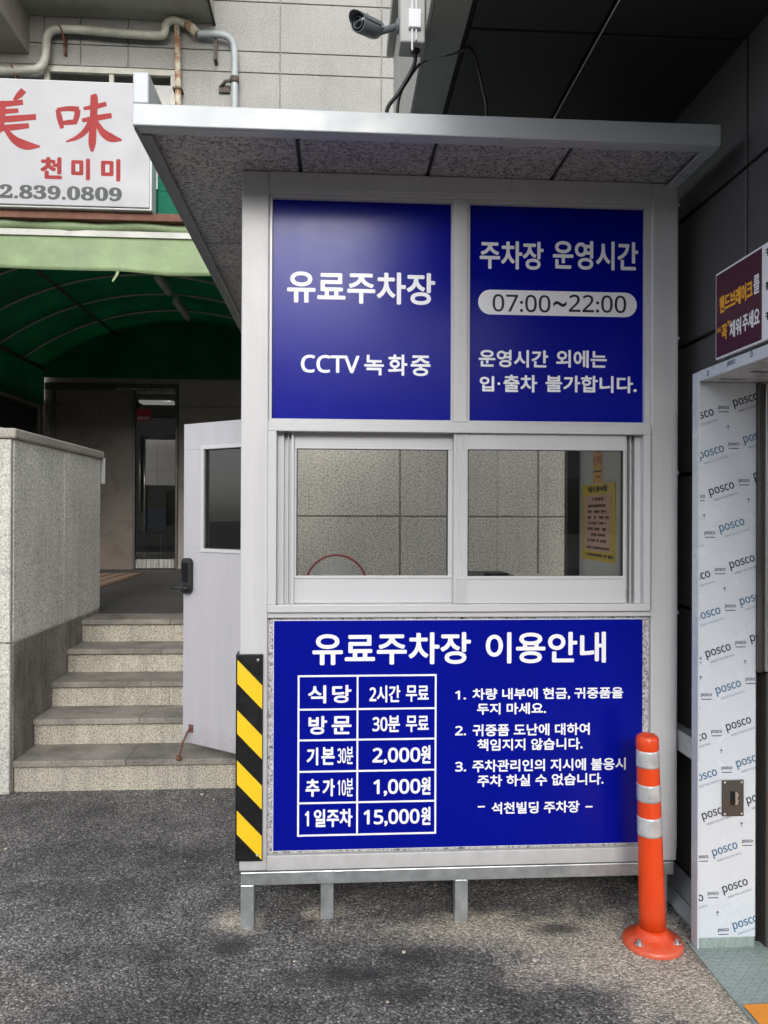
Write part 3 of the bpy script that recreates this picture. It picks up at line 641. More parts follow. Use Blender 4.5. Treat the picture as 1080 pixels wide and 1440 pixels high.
def blocks(mb, u0, u1, z0, z1, f, n, seed):
    """illegible small print: a row of little glyph-like strokes; f maps (u, z) to a point"""
    rd = random.Random(seed); u = u0
    while u < u1:
        w_ = (u1-u0)/n*(.7+.3*rd.random())
        if rd.random() > .16:
            for k in range(3):
                a = u+w_*.12+w_*.55*rd.random()*.6; b_ = a+w_*.3
                mb.face([f(a, z0), f(min(b_, u+w_), z0), f(min(b_, u+w_), z1), f(a, z1)]) if k == 0 else mb.face([f(u+w_*.05, z0+(z1-z0)*(.15+.35*k)-.002), f(u+w_*.9, z0+(z1-z0)*(.15+.35*k)-.002), f(u+w_*.9, z0+(z1-z0)*(.15+.35*k)+.002), f(u+w_*.05, z0+(z1-z0)*(.15+.35*k)+.002)])
        u += w_
XW = XR-.06                          # inner face of the right side wall
t = thing('rules_poster', (XW, 3.63, 1.33), 'yellow framed pink rules poster on the inner wall of the booth', 'poster')
m = MB(); m.box(XW-.003, XW-.0004, 3.40, 3.86, 1.328, 1.700); m.build('sheet', 'poster_y', t)
m = MB(); m.box(XW-.0042, XW-.0034, 3.445, 3.825, 1.375, 1.645); m.build('field', 'poster_p', t)
def line_of(par, mat, *a):
    m_ = MB(); blocks(m_, *a); m_.build('text_line', mat, par)
m = MB()
text(m, '이용자 준수사항', (XW-.0045, 3.775, 1.660), (0, -1, 0), UZ, (-1, 0, 0), .28, .030, .0016); m.build('heading', 'ink', t)
fm = lambda u, z: (XW-.0048, 3.83-u, z)
line_of(t, 'ink', .12, .29, 1.615, 1.633, fm, 7, 3)
for k in range(7): line_of(t, 'ink', .06, .30+.06*((k*37) % 5)/5, 1.584-.028*k, 1.600-.028*k, fm, 14, 10+k)
line_of(t, 'ink', .05, .36, 1.382, 1.396, fm, 16, 30); line_of(t, 'ink', .02, .40, 1.345, 1.362, fm, 20, 31)
t = thing('orange_notice_strip', (XW, 3.63, 1.70), 'narrow orange notice strip on the booth wall, directly above the yellow poster', 'notice')
m = MB(); m.box(XW-.0025, XW-.0004, 3.575, 3.70, 1.704, 1.90); m.build('sheet', 'poster_o', t)
fo = lambda u, z: (XW-.0032, 3.69-u, z)
line_of(t, 'ink', .01, .09, 1.845, 1.885, fo, 4, 4); line_of(t, 'ink', .01, .10, 1.755, 1.763, fo, 9, 6); line_of(t, 'ink', .02, .09, 1.73, 1.736, fo, 8, 7)
line_of(t, 'ink_red', .0, .1, 1.795, 1.835, fo, 4, 5)
zc = 1.275
t = thing('document_folder', (.64, 3.2, zc), 'black folder with a pen lying on the booth counter', 'folder')
m = MB(); m.box(.548, .728, 3.09, 3.33, zc, zc+.006); m.box(.552, .724, 3.095, 3.325, zc+.006, zc+.020); m.box(.548, .728, 3.09, 3.33, zc+.020, zc+.027); m.build('cover', 'rubber', t, .002)
m = MB(); m.tube([(.60, 3.08, zc+.033), (.70, 3.084, zc+.033)], .005, 8); m.build('pen', 'lens', t)
t = tag(MB().box(.745, .895, 3.08, 3.32, zc, zc+.017).build('paper_pad', 'paper', None, .001), 'cream paper pad lying beside the black folder on the booth counter', 'paper')

# ================================================================== BOLLARD
def bollard(loc):
    t = thing('bollard', loc, 'orange flexible bollard with three silver bands standing on the asphalt beside the booth', 'bollard')
    x, y, z = loc
    m = MB(); m.lathe([(.106, 0), (.106, .010), (.100, .020), (.075, .030), (.062, .040), (.056, .052), (.050, .058), (.046, .062)], loc, 56)
    base = m.build('base', 'orange', t, .0015)
    for a in (215, 325, 95):
        px, py = x+.083*math.cos(R(a)), y+.083*math.sin(R(a))
        m = MB(); m.lathe([(.016, 0), (.016, .003), (.010, .004)], (px, py, z+.026), 16); m.lathe([(.0085, 0), (.0085, .010), (.005, .013)], (px, py, z+.029), 6, None, False); m.build('bolt', 'steel', base)
    lean = Vector((-.030, .004, 1)).normalized(); c = Vector((x, y, z+.05))
    rad = lambda h: .047-.0085*min(1, max(0, h/.68))
    def band(h0, h1, extra=0):
        n = 8; return [(rad(h0+(h1-h0)*k/n)+extra, h0+(h1-h0)*k/n) for k in range(n+1)]
    m = MB(); m.lathe(band(0, .650)+[(rad(.66), .655), (rad(.66)+.0015, .66), (rad(.67)+.0015, .690), (.036, .700), (.032, .705), (.015, .703), (.013, .698)], c, 56, lean); m.build('post', 'orange', t)
    for h0, h1 in ((.592, .652), (.470, .531), (.346, .414)):
        m = MB(); m.lathe([(rad(h0), h0)]+band(h0, h1, .0012)+[(rad(h1), h1)], c, 56, lean); m.build('reflective_band', 'tape', t)
bollard((1.150, 2.715, 0.0))

# ================================================================== CHARCOAL BUILDING (right)
XC, ZC = 1.42, 3.21
bld = thing('charcoal_building', (XC, 3.0, 0), 'dark charcoal clad building with a low overhanging soffit, beside the booth', 'building')
zs = [.10, .635, 1.172, 1.715, 2.242, 2.765, ZC+.3]
m = MB(); m.slabs((XC+.03, 0, 0), (0, 1, 0), UZ, (-1, 0, 0), [-.5, .30, 1.44, 2.58, 3.78, 4.3], zs, .016, .03, lambda a0, a1, b0, b1: a1 < 4.5 and b1 < 2.3)
m.slabs((XC+.03, 0, 0), (0, 1, 0), UZ, (-1, 0, 0), [2.735, 3.78, 4.3], zs[:-2], .016, .03)
m.box(XC+.022, XC+.30, 2.72, 4.3, .0, ZC+.3); m.box(XC+.022, XC+.30, -.5, 2.72, 2.255, ZC+.3)
m.build('cladding', 'charcoal', bld)
m = MB(); m.prism([(XC-.001, 2.75, 0), (XC-.055, 2.75, 0), (XC-.05, 2.75, .045), (XC-.001, 2.75, .10)], (0, 1.5, 0)); m.prism([(XC-.001, 2.742, 0), (XR+.01, 2.742, 0), (XR+.0, 2.742, .02), (XC-.06, 2.742, .05)], (0, .3, 0)); m.build('plinth', 'plinth', bld)
m = MB(); m.slabs((0, 0, ZC+.03), (1, 0, 0), (0, 1, 0), (0, 0, -1), [.448, .90, 1.44], [-.5, .2, 1.4, 2.60, 4.1], .014, .03)
m.box(.44, 1.6, -.5, 4.1, ZC+.022, ZC+.2)
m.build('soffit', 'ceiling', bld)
m = MB(); m.box(.312, .436, -.5, 4.1, ZC, ZC+.2); m.build('soffit_border', 'eave_grey', bld, .003)
m = MB(); m.box(.300, .312, -.5, 4.1, ZC-.004, 4.06); m.build('eave_fascia', 'eave_light', bld, .002)
m = MB(); m.box(.270, .330, -.5, 4.1, 4.06, 4.12); m.box(.262, .300, -.5, 4.1, 4.00, 4.06); m.build('coping', 'eave_grey', bld, .004)
m = MB(); m.box(.312, 6, -.5, 4.1, 3.9, 4.0); m.build('flat_roof', 'concrete_d', bld)
tag(MB().tube([(.905, -.45, ZC-.004), (.905, 1.0, ZC-.005), (.903, 4.05, ZC-.004)], .0028, 6).build('ceiling_cord', 'cord'), 'thin white cord running along a joint of the dark soffit', 'cord')

# stainless lift doorway, still in its protective film
t = thing('lift_doorway', (1.4, 2.68, 0), 'steel lift doorway wrapped in pale printed protective film, behind the orange bollard', 'doorway')
JX, JY, JW = 1.290, 2.66, 1.505
m = MB(); m.box(JX, JX+.006, JY, JY+.05, .006, 2.062); m.box(JX+.006, JW, JY+.004, JY+.05, .042, 2.025); jamb = m.build('jamb', 'film', t, .002)
m = MB(); m.box(JX+.0063, JW-.002, JY+.006, JY+.049, .006, .0422); m.build('foot_reflection', 'plate', t)  # reflection of the green floor plate, put in as colour on the jamb
m = MB(); m.box(JX, JX+.006, .2, JY-.001, 2.026, 2.064); m.box(JX+.006, JW+.5, .2, JY-.001, 2.026, 2.035); m.build('header', 'film', t, .002)
prn = {'film_navy': MB(), 'film_blue': MB()}
yj = JY+.004-.0004
def clipx(mb, x0, x1):
    for co, no in (((x0, 0, 0), (-1, 0, 0)), ((x1, 0, 0), (1, 0, 0))):
        bmesh.ops.bisect_plane(mb.bm, geom=mb.bm.verts[:]+mb.bm.edges[:]+mb.bm.faces[:], plane_co=co, plane_no=no, clear_outer=True)
a_, b_ = Vector((14.4, 51.4)), Vector((-62.5, 22.2)); p0 = Vector((1048.9, 563.9))
rot = R(17)
for i in range(-4, 18):
    for j in range(-2, 6):
        c = p0+a_*i+b_*j
        if not (945 < c.x < 1090 and 530 < c.y < 1300): continue
        mb = prn['film_navy' if i % 2 == 0 else 'film_blue']
        x, z = at(c.x, c.y, yj)
        text(mb, 'posco', (x-.048, yj, z-.017), UX, UZ, NF, .096, .034, .0008, 6, rot)
        text(mb, 'MOBILITY SOLUTION 304 HL', (x-.040+.010, yj, z-.027), UX, UZ, NF, .092, .0075, 0, 6, rot)
        x2, z2 = at(c.x+b_.x/2, c.y+b_.y/2, yj); mb = prn['film_navy']
        text(mb, 'posco', (x2-.020, yj, z2-.004), UX, UZ, NF, .040, .0145, .0005, 4)
        mb.face([(x2-.019, yj, z2-.012), (x2+.019, yj, z2-.012), (x2+.019, yj, z2-.009), (x2-.019, yj, z2-.009)])
        if i % 2 == 0:
            x3, z3 = at(c.x-25, c.y+37, yj)
            for q_ in ([(-.001, -.008), (.001, -.008), (.001, .006), (-.001, .006)], [(-.006, .002), (0, .009), (.006, .002), (.0045, .0008), (0, .006), (-.0045, .0008)]): mb.face([(x3+u, yj-.0001, z3+v) for u, v in q_])
for k, mb in prn.items():
    clipx(mb, JX+.007, JW-.001)
    for co, no in (((0, 0, .05), (0, 0, -1)), ((0, 0, 2.02), (0, 0, 1))): bmesh.ops.bisect_plane(mb.bm, geom=mb.bm.verts[:]+mb.bm.edges[:]+mb.bm.faces[:], plane_co=co, plane_no=no, clear_outer=True)
    mb.build('film_print', k, jamb)
mb = MB()                            # the same print wrapping round to the header edge
for k in range(6):
    y = 2.60-.14*k
    text(mb, 'posco' if k % 2 else 'o', (JX-.0004, y, 2.034+.004*(k % 3)), (0, -1, 0), UZ, (-1, 0, 0), .05 if k % 2 else .014, .020, .0006, 4)
    text(mb, 'posco', (JX+.05+.03*(k % 3), y-.02, 2.0255), UX, (0, 1, 0), (0, 0, -1), .09, .035, .0012, 4)
mb.build('film_print', 'film_navy', t)
m = MB(); m.prism([(1.379, yj-.006, .476), (1.459, yj-.006, .476), (1.459, yj-.006, .606), (1.379, yj-.006, .606)], (0, .0075, 0)); sp = m.build('switch_plate', 'bronze', t, .003)
m = MB(); m.box(1.408, 1.424, yj-.0072, yj-.005, .517, .566); m.build('slot', 'lens', sp)
m = MB(); m.box(1.424, 1.432, yj-.012, yj-.005, .520, .563); m.box(1.432, 1.437, yj-.010, yj-.005, .528, .536); m.box(1.432, 1.437, yj-.010, yj-.005, .548, .556); m.build('switch', 'steel', sp)
for x in (1.388, 1.450):
    for z in (.485, .597):
        m = MB(); m.lathe([(.0045, 0), (.0045, .0015), (.002, .0025)], (x, yj-.006, z), 10, (0, -1, 0)); m.build('screw', 'steel', sp)
m = MB(); m.box(JW, JW+.018, JY-.012, JY+.06, .99, 2.025); m.box(JW+.034, JW+.05, JY-.005, JY+.06, .006, .985); m.build('edge_trim', 'bronze', t, .003)
m = MB(); m.box(JW+.018, JW+.5, JY-.03, JY+.05, .995, 2.02); m.box(JW+.05, JW+.5, JY+.01, JY+.05, .006, .985); m.build('steel_panel', 'stainless', t, .004)

# maroon reminder sign above the doorway
t = thing('handbrake_sign', (1.28, 2.3, 2.07), 'maroon and white parking reminder sign above the film wrapped doorway', 'sign')
SX = 1.282; Y0, Y1 = 2.524, 2.237
m = MB(); m.box(SX, SX+.012, 1.55, Y0, 2.0755, 2.365); m.build('board', 'sign_white', t, .001)
m = MB(); m.box(SX-.0012, SX-.0004, Y1+.004, Y0-.006, 2.081, 2.358); m.build('maroon_field', 'maroon', t)
UY = (0, -1, 0); NX = (-1, 0, 0)
ys = lambda f: Y0+(Y1-Y0)*f
m = MB(); xx = SX-.0016
text(m, '핸드브레이크', (xx, ys(.10), 2.222), UY, UZ, NX, .205, .058, .0020); m.build('lettering', 'amber', t); m = MB()
text(m, '“', (xx, ys(.055), 2.163), UY, UZ, NX, .022, .018, .001); text(m, '꼭', (xx, ys(.145), 2.130), UY, UZ, NX, .038, .052, .0016); text(m, '”', (xx, ys(.285), 2.170), UY, UZ, NX, .018, .018, .001)
m.build('lettering', 'amber', t)
m = MB(); text(m, '를', (xx, ys(.83), 2.228), UY, UZ, NX, .034, .058, .0014); m.build('lettering', 'sign_white', t); m = MB(); text(m, '채워', (xx, ys(.33), 2.125), UY, UZ, NX, .072, .056, .0015); text(m, '주세요', (xx, ys(.61), 2.128), UY, UZ, NX, .098, .056, .0015)
m.build('lettering', 'sign_white', t)
fs_ = lambda u, z: (SX-.0008, 2.222-u, z)
for k, z in enumerate((2.335, 2.235, 2.185, 2.145, 2.10)): line_of(t, 'ink', 0, .6, z-.012, z+.012, fs_, 16, 50+k)

# galvanised bracket between booth and doorway
m = MB(); m.box(XR+.003, XR+.008, 2.745, 2.985, .640, .716); m.box(XR+.003, XR+.05, 2.745, 2.985, .7165, .721)
tag(m.build('angle_bracket', 'galv', None, .001), 'galvanised angle bracket between the booth corner and the film wrapped doorway', 'bracket')

# ------------------------------------------------------------------ CCTV on the eave
t = thing('junction_box', (.25, 2.64, 3.157), 'white junction box on the eave edge, holding the security camera', 'box')
m = MB(); m.box(.212, .2985, 2.60, 2.69, 3.157, 3.42); bx = m.build('box_body', 'box', t, .006, seg=3)
m = MB(); m.box(.240, .282, 2.584, 2.6005, 3.200, 3.262); m.box(.250, .256, 2.591, 2.6005, 3.125, 3.45); m.box(.264, .269, 2.591, 2.6005, 3.16, 3.45); m.build('conduit_clip', 'vinyl_white', t, .002)
m = MB(); m.lathe([(.016, 0), (.018, .004), (.012, .012)], (.268, 2.645, 3.158), 18, (0, 0, -1)); m.build('cable_gland', 'cable', t)
t = thing('security_camera', (.21, 2.65, 3.25), 'grey bullet security camera on the white junction box above the booth roof', 'camera')
ax = Vector((-.60, -.76, -.25)).normalized(); cb = Vector((at(520, 39, 2.655)[0], 2.655, at(520, 39, 2.655)[1])); side = ax.cross(Vector((0, 0, 1))).normalized(); upv = side.cross(ax)
m = MB(); m.lathe([(.020, -.042), (.027, -.038), (.0305, -.018), (.0305, .070), (.028, .073), (.0265, .069)], cb, 36, ax); m.build('housing', 'cctv', t)
m = MB(); pts = []; 
for k in range(13):
    a = R(8+164*k/12); pts.append((math.cos(a), math.sin(a)))
prev = None
for (r0, l0, l1) in ((.0335, -.045, .098),):
    ring = lambda l, r: [cb+ax*(l-(.03 if False else 0))+side*(c_*r)+upv*(s_*r) for c_, s_ in pts]
    o0, o1 = ring(l0, r0), [cb+ax*(l1-.040*(1-s_))+side*(c_*r0)+upv*(s_*r0) for c_, s_ in pts]
    i0, i1 = ring(l0, r0-.002), [cb+ax*(l1-.040*(1-s_))+side*(c_*(r0-.002))+upv*(s_*(r0-.002)) for c_, s_ in pts]
    for k in range(12):
        m.face([o0[k], o0[k+1], o1[k+1], o1[k]]).smooth = True; m.face([i0[k], i1[k], i1[k+1], i0[k+1]]).smooth = True; m.face([o1[k], o1[k+1], i1[k+1], i1[k]])
m.tube([cb+upv*.032+ax*.01, cb+upv*.041+ax*.01], .0065, 12)
m.build('sun_shield', 'cctv', t)
m = MB(); m.lathe([(.027, .0695), (.027, .0700), (.015, .0715), (.010, .074), (.003, .076)], cb, 32, ax); m.build('lens', 'lens', t)
m = MB(); m.torus(cb+ax*.072, .018, .0013, ax, 28); m.build('lens_ring', 'cctv', t)
m = MB(); m.tube([cb-ax*.037, cb-ax*.052+Vector((.004, 0, -.002)), (.206, 2.66, cb.z+.012)], [.011, .011, .012], 14); m.lathe([(.024, 0), (.024, .006), (.016, .011)], (.2122, 2.66, cb.z+.012), 24, (-1, 0, 0)); m.build('mounting_arm', 'cctv', t)
def smooth(pts, n=10):
    pts = [Vector(p) for p in pts]; P = [pts[0]*2-pts[1]]+pts+[pts[-1]*2-pts[-2]]; out = []
    for i in range(1, len(P)-2):
        for k in range(n):
            u = k/n; a, b, c, d = P[i-1:i+3]
            out.append(.5*((2*b)+(c-a)*u+(2*a-5*b+4*c-d)*u*u+(3*b-a-3*c+d)*u**3))
    return out+[pts[-1]]
def W3(px, py, Y):
    x, z = at(px, py, Y); return (x, Y, z)
tag(MB().tube(smooth([(.268, 2.645, 3.15), W3(582, 92, 2.66), W3(561, 130, 2.68), W3(544, 156, 2.70), (.19, 2.72, 2.886)]), .007, 8).build('camera_cable', 'cable'), 'black cable hanging from the junction box down to the booth roof', 'cable')
tag(MB().tube(smooth([(.456, 2.70, 3.206), W3(640, 74, 2.74), W3(596, 86, 2.80), W3(574, 112, 2.85), W3(560, 145, 2.86), (.225, 2.9, 2.886)]), .006, 8).build('camera_cable', 'cable'), 'black cable sagging in a long curve from the dark soffit to the booth roof', 'cable')
tag(MB().tube(smooth([(.458, 2.69, 3.206), W3(668, 80, 2.72), W3(679, 125, 2.74), W3(684, 162, 2.76), (.53, 2.85, 2.886)]), .005, 8).build('camera_cable', 'cable'), 'black cable dropping straight down from the dark soffit to the booth roof', 'cable')

# ================================================================== STONE WALL BEHIND THE BOOTH
xj = [-.60, at(563, 640, 5.9)[0], at(757, 640, 5.9)[0], 2.6]; zj = at(650, 727, 5.9)[1]
m = MB(); m.slabs((0, 5.93, 0), UX, UZ, (0, -1, 0), xj, [0, zj-.8, zj, zj+.8, 2.80], .014, .03); m.slabs((-.57, 0, 0), (0, 1, 0), UZ, (-1, 0, 0), [5.92, 7.1, 8.3, 9.4, 10.37], [0, zj-.8, zj, zj+.8, 2.80], .012, .03)
m.box(-.575, 2.6, 5.922, 10.37, 0, 2.795)
tag(m.build('stone_wall', 'granite_cool'), 'speckled grey granite wall seen through the windows of the booth', 'wall')

# ================================================================== STAIRS, BALUSTRADE
RISE, RUN, SY, SX0 = .156, .285, 4.36, -1.775
st = thing('entrance_stairs', (-1.1, SY, 0), 'worn granite entrance stairs of five steps behind the open booth door', 'stairs')
for k in range(5):
    y = SY+RUN*k; z0 = (RISE*k+.02) if k else -.01; z1 = RISE*(k+1)+.02; yb = SY+RUN*(k+1)+.03 if k < 4 else 10.42
    xr = -.58 if k > 3 else -.45
    m = MB()
    j = [SX0, -1.28, -.86, xr] if k % 2 else [SX0, -1.05, xr]
    for a0, a1 in zip(j, j[1:]): m.box(a0+.0008, a1-.0008, y+.025, y+.06, z0, z1-.034)
    rs = m.build('riser', 'granite_riser', st, .001)
    m = MB(); j = [SX0, -1.16, xr]
    for a0, a1 in zip(j, j[1:]): m.box(a0+.0008, a1-.0008, y, yb if k < 4 else y+.34, z1-.034, z1)
    m.build('tread', 'granite_tread', st, .004)
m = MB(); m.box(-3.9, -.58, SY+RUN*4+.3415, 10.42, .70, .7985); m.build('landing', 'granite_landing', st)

bal = thing('balustrade_wall', (-2.0, 5.0, 0), 'grey granite balustrade wall with a rounded cap beside the stairs', 'wall')
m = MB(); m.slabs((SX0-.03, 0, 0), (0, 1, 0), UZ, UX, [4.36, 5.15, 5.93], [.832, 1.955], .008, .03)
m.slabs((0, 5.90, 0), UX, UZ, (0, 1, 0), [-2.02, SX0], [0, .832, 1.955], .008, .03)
m.box(-2.0, SX0-.005, 4.37, 5.92, .0, 1.955); m.build('upper_slab', 'granite_side_lit', bal)
m = MB(); m.slabs((SX0-.03, 0, 0), (0, 1, 0), UZ, UX, [4.36, 5.15, 5.45, 5.93], [0, .832], .008, .031); m.build('lower_slab', 'granite_damp', bal)
m = MB(); m.box(-2.03, SX0+.022, 4.33, 5.955, 1.957, 2.015); m.build('cap', 'granite_cap', bal, .014, seg=4)
m = MB(); m.slabs((0, 4.36, 0), UX, UZ, (0, -1, 0), [-3.3, -1.862, SX0+.0], [0, .832, 1.955], .008, .03); m.box(-3.3, SX0-.031, 4.345, 4.7, 0, 1.95); m.build('front_pier', 'granite_bal', bal)
m = MB(); m.box(-3.3, -1.865, 4.30, 4.72, 1.957, 2.03); m.build('cap', 'granite_cap', bal, .014, seg=4)
m = MB(); m.box(-1.99, -1.905, 4.322, 4.3295, 1.18, 1.76); m.build('dark_plate', 'iron', bal)
tag(MB().box(SX0+.0, SX0+.03, 5.935, 5.95, 1.77, 1.965).build('white_plate', 'box', None, .002), 'small white plate at the far end of the balustrade wall', 'plate')

# ================================================================== CANOPY
CXc, HALF, ZSP, ZCR, CY0, CY1 = -1.98, 1.86, 3.46, 4.08, 5.97, 10.36
RAD = (HALF**2+(ZCR-ZSP)**2)/(2*(ZCR-ZSP)); ZCEN = ZCR-RAD; AM = math.asin(HALF/RAD)
def vault(a, y, dr=0): return (CXc+(RAD+dr)*math.sin(a), y, ZCEN+(RAD+dr)*math.cos(a))
can = thing('entrance_canopy', (CXc, 8.1, .8), 'dark green vaulted fabric canopy over the entrance passage, lime green at the front', 'canopy')
m = MB(); na, ny = 28, 24
def sagv(i, j):
    a = -AM+2*AM*i/na; y = CY0+(CY1-CY0)*j/ny; ph = (y-CY0)/.72 % 1
    return vault(a, y, .012+.0*ph-.022*math.sin(math.pi*ph)*(0.6+.4*math.sin(i*1.7+j)))
gv = [[m.bm.verts.new(sagv(i, j)) for j in range(ny*2+1)] for i in range(na+1)] if False else [[m.bm.verts.new(sagv(i, j)) for j in range(ny+1)] for i in range(na+1)]
for i in range(na):
    for j in range(ny): m.bm.faces.new((gv[i][j], gv[i+1][j], gv[i+1][j+1], gv[i][j+1])).smooth = True
bk = [vault(-AM+2*AM*i/na, CY1-.01, .01) for i in range(na+1)]
m.face([(CXc+HALF, CY1-.01, 3.33), (CXc-HALF, CY1-.01, 3.33)]+bk)
ob = m.build('fabric', 'canopy', can); sl = ob.modifiers.new('thick', 'SOLIDIFY'); sl.thickness = .003
y = CY0+.10
while y < CY1+.01:
    m = MB(); m.tube([vault(-AM+2*AM*i/32, y, -.018) for i in range(33)], .014, 8); m.build('rib', 'rib', can); y += .7166
for a in (math.asin(-.93/RAD), math.asin(.93/RAD)):
    m = MB(); m.tube([vault(a, CY0, -.04), vault(a, CY1, -.04)], .016, 8); m.build('purlin', 'iron', can)
for s_ in (-1, 1):
    m = MB(); m.tube([(CXc+s_*HALF, CY0, ZSP-.02), (CXc+s_*HALF, CY1, ZSP-.02)], .025, 8); m.build('purlin', 'iron', can)
m = MB(); nx, nz = 60, 8; x0_, x1_ = -4.1, -.10     # front valance, softly folded
gv = []
for i in range(nx+1):
    x = x0_+(x1_-x0_)*i/nx; row = []
    for j in range(nz+1):
        f_ = j/nz; zb = 3.372+.012*math.sin(x*2.1)+.006*math.sin(x*7.3+1); z = 3.635+(zb-3.635)*f_
        row.append(m.bm.verts.new((x, 5.935+.012*math.sin(x*4.2+.6)*f_+.006*math.sin(x*13)*f_, z)))
    gv.append(row)
for i in range(nx):
    for j in range(nz): m.bm.faces.new((gv[i][j], gv[i+1][j], gv[i+1][j+1], gv[i][j+1])).smooth = True
ob = m.build('valance', 'valance', can); sl = ob.modifiers.new('thick', 'SOLIDIFY'); sl.thickness = .004
m = MB(); m.tube([(x0_+(x1_-x0_)*k/40, 5.945+.008*math.sin(k*1.1), 3.718+.010*math.sin(k*.8)) for k in range(41)], [.040+.006*math.sin(k*1.3) for k in range(41)], 14); m.build('rolled_edge', 'valance', can)
m = MB(); m.box(x0_, x1_, 5.915, 5.95, 3.635, 3.682); m.build('white_trim', 'grime_white', can, .003)
m = MB(); m.prism([(-1.665, 5.93, 3.385), (-1.64, 5.93, 3.388), (-1.655, 5.93, 3.35), (-1.69, 5.93, 3.30), (-1.70, 5.93, 3.31), (-1.675, 5.93, 3.35)], (0, .004, 0)); m.build('torn_flap', 'valance', can)
for s_ in (-1, 1):
    m = MB(); m.box(CXc+s_*HALF-.006, CXc+s_*HALF+.006, CY0, CY1, 2.95, ZSP); m.build('skirt_light_block', 'canopy', can)  # booth-side skirt is unseen, added to darken the passage
for y0, y1 in ((7.85, 8.42), (8.76, 9.50)):
    t = thing('tube_lamp', (-1.81, (y0+y1)/2, 3.95), 'unlit tube lamp hanging under the green canopy, ' + ('nearer the front valance' if y0 < 8 else 'farther from the front valance'), 'lamp', 'tube lamps under the canopy')
    m = MB(); m.tube([(-1.81, y0, 3.93), (-1.81, y0+.02, 3.93), (-1.81, y1-.02, 3.93), (-1.81, y1, 3.93)], [.030, .036, .036, .030], 16); m.build('diffuser', 'tube', t)
    m = MB(); m.box(-1.835, -1.785, y0, y1, 3.962, 3.99); m.tube([(-1.81, y0+.08, 3.98), (-1.81, y0+.08, 4.06)], .006, 8); m.tube([(-1.81, y1-.08, 3.98), (-1.81, y1-.08, 4.06)], .006, 8); m.build('housing', 'rib', t)

# ------------------------------------------------------------------ restaurant sign
t = thing('restaurant_sign', (-2.6, 5.88, 3.8), 'white lightbox restaurant sign with red brush characters above the green canopy', 'sign')
m = MB(); m.box(-4.4, -1.378, 5.815, 5.97, 3.803, 4.752); m.build('case', 'sign_side', t, .008, seg=3)
m = MB(); m.box(-4.385, -1.388, 5.800, 5.8148, 3.818, 4.738); m.build('face', 'sign_face', t, .006, seg=3)
YR = 5.7990
def brush(mb, pts, Y, z=0):
    """one brush stroke: centre line pixels (of the enlarged corner) with half widths"""
    P = smooth([(p[0], p[1], p[2]) for p in pts], 6); L, Rr = [], []
    for i, p in enumerate(P):
        d = (P[min(i+1, len(P)-1)]-P[max(i-1, 0)]); d = Vector((d.x, d.y)).normalized(); n = Vector((-d.y, d.x))
        for side_, acc in ((1, L), (-1, Rr)): acc.append(at((p.x+n.x*p.z*side_*1.35)/3, (p.y+n.y*p.z*side_*1.35)/3, Y))
    for i in range(len(P)-1):
        mb.face([(L[i][0], Y-z, L[i][1]), (L[i+1][0], Y-z, L[i+1][1]), (Rr[i+1][0], Y-z, Rr[i+1][1]), (Rr[i][0], Y-z, Rr[i][1])])
m = MB()
strokes = [
    [(243, 462, 7), (252, 500, 9), (262, 542, 6)], [(240, 464, 6), (290, 458, 8), (333, 462, 9)], [(328, 462, 9), (324, 490, 9), (314, 522, 7)], [(258, 520, 6), (290, 516, 8), (322, 514, 8)],
    [(352, 458, 5), (400, 450, 8), (449, 438, 7)], [(346, 508, 6), (410, 497, 9), (471, 487, 8)], [(392, 398, 8), (397, 420, 12), (393, 520, 11), (389, 600, 12), (388, 640, 4)], [(386, 505, 9), (362, 550, 9), (325, 580, 7), (278, 598, 2)], [(402, 505, 5), (432, 556, 11), (470, 582, 13), (514, 591, 3)],
    [(100, 380, 10), (80, 402, 10), (58, 422, 4)], [(-75, 385, 8), (-58, 402, 10), (-45, 420, 4)], [(-82, 448, 6), (10, 440, 9), (97, 431, 8)], [(-70, 478, 6), (0, 472, 8), (78, 466, 7)], [(-120, 512, 6), (20, 503, 10), (152, 493, 9)], [(-88, 548, 6), (20, 540, 10), (122, 530, 8)],
    [(12, 425, 8), (10, 470, 10), (4, 540, 9)], [(2, 540, 9), (-40, 590, 9), (-120, 622, 2)], [(22, 545, 6), (62, 590, 12), (110, 613, 14), (168, 618, 3)]]
for k, s_ in enumerate(strokes): brush(m, s_, YR, .0004*k/18)
E3 = lambda x, y: (x/3, y/3)
for s_, x0_, y0_, x1_, y1_ in (('천', 170, 662, 262, 755), ('미', 300, 668, 380, 760), ('미', 426, 670, 508, 765)):
    put(m, s_, *E3(x0_, y0_), *E3(x1_, y1_), YR, .008)
m.build('lettering', 'red', t)
m = MB(); put(m, serif('02.839.0809'), *E3(-62, 783), *E3(514, 842), YR, .004); m.build('phone_number', 'grey_text', t)
t = thing('green_signboard', (-1.25, 5.99, 3.76), 'plain green board edge showing behind the white restaurant sign', 'board')
m = MB(); m.box(-1.372, -1.02, 5.975, 6.01, 3.80, 4.30); m.build('panel', 'teal', t); m = MB(); m.box(-1.372, -1.0, 6.01, 6.05, 3.80, 4.32); m.build('frame', 'sign_side', t)
m = MB(); m.box(-4.4, -.95, 5.86, 5.92, 3.745, 3.80); m.box(-4.4, -.95, 5.92, 5.926, 3.735, 3.80)
tag(m.build('steel_angle', 'rust', None, .002), 'rusty steel angle carrying the white restaurant sign over the canopy', 'steel angle')

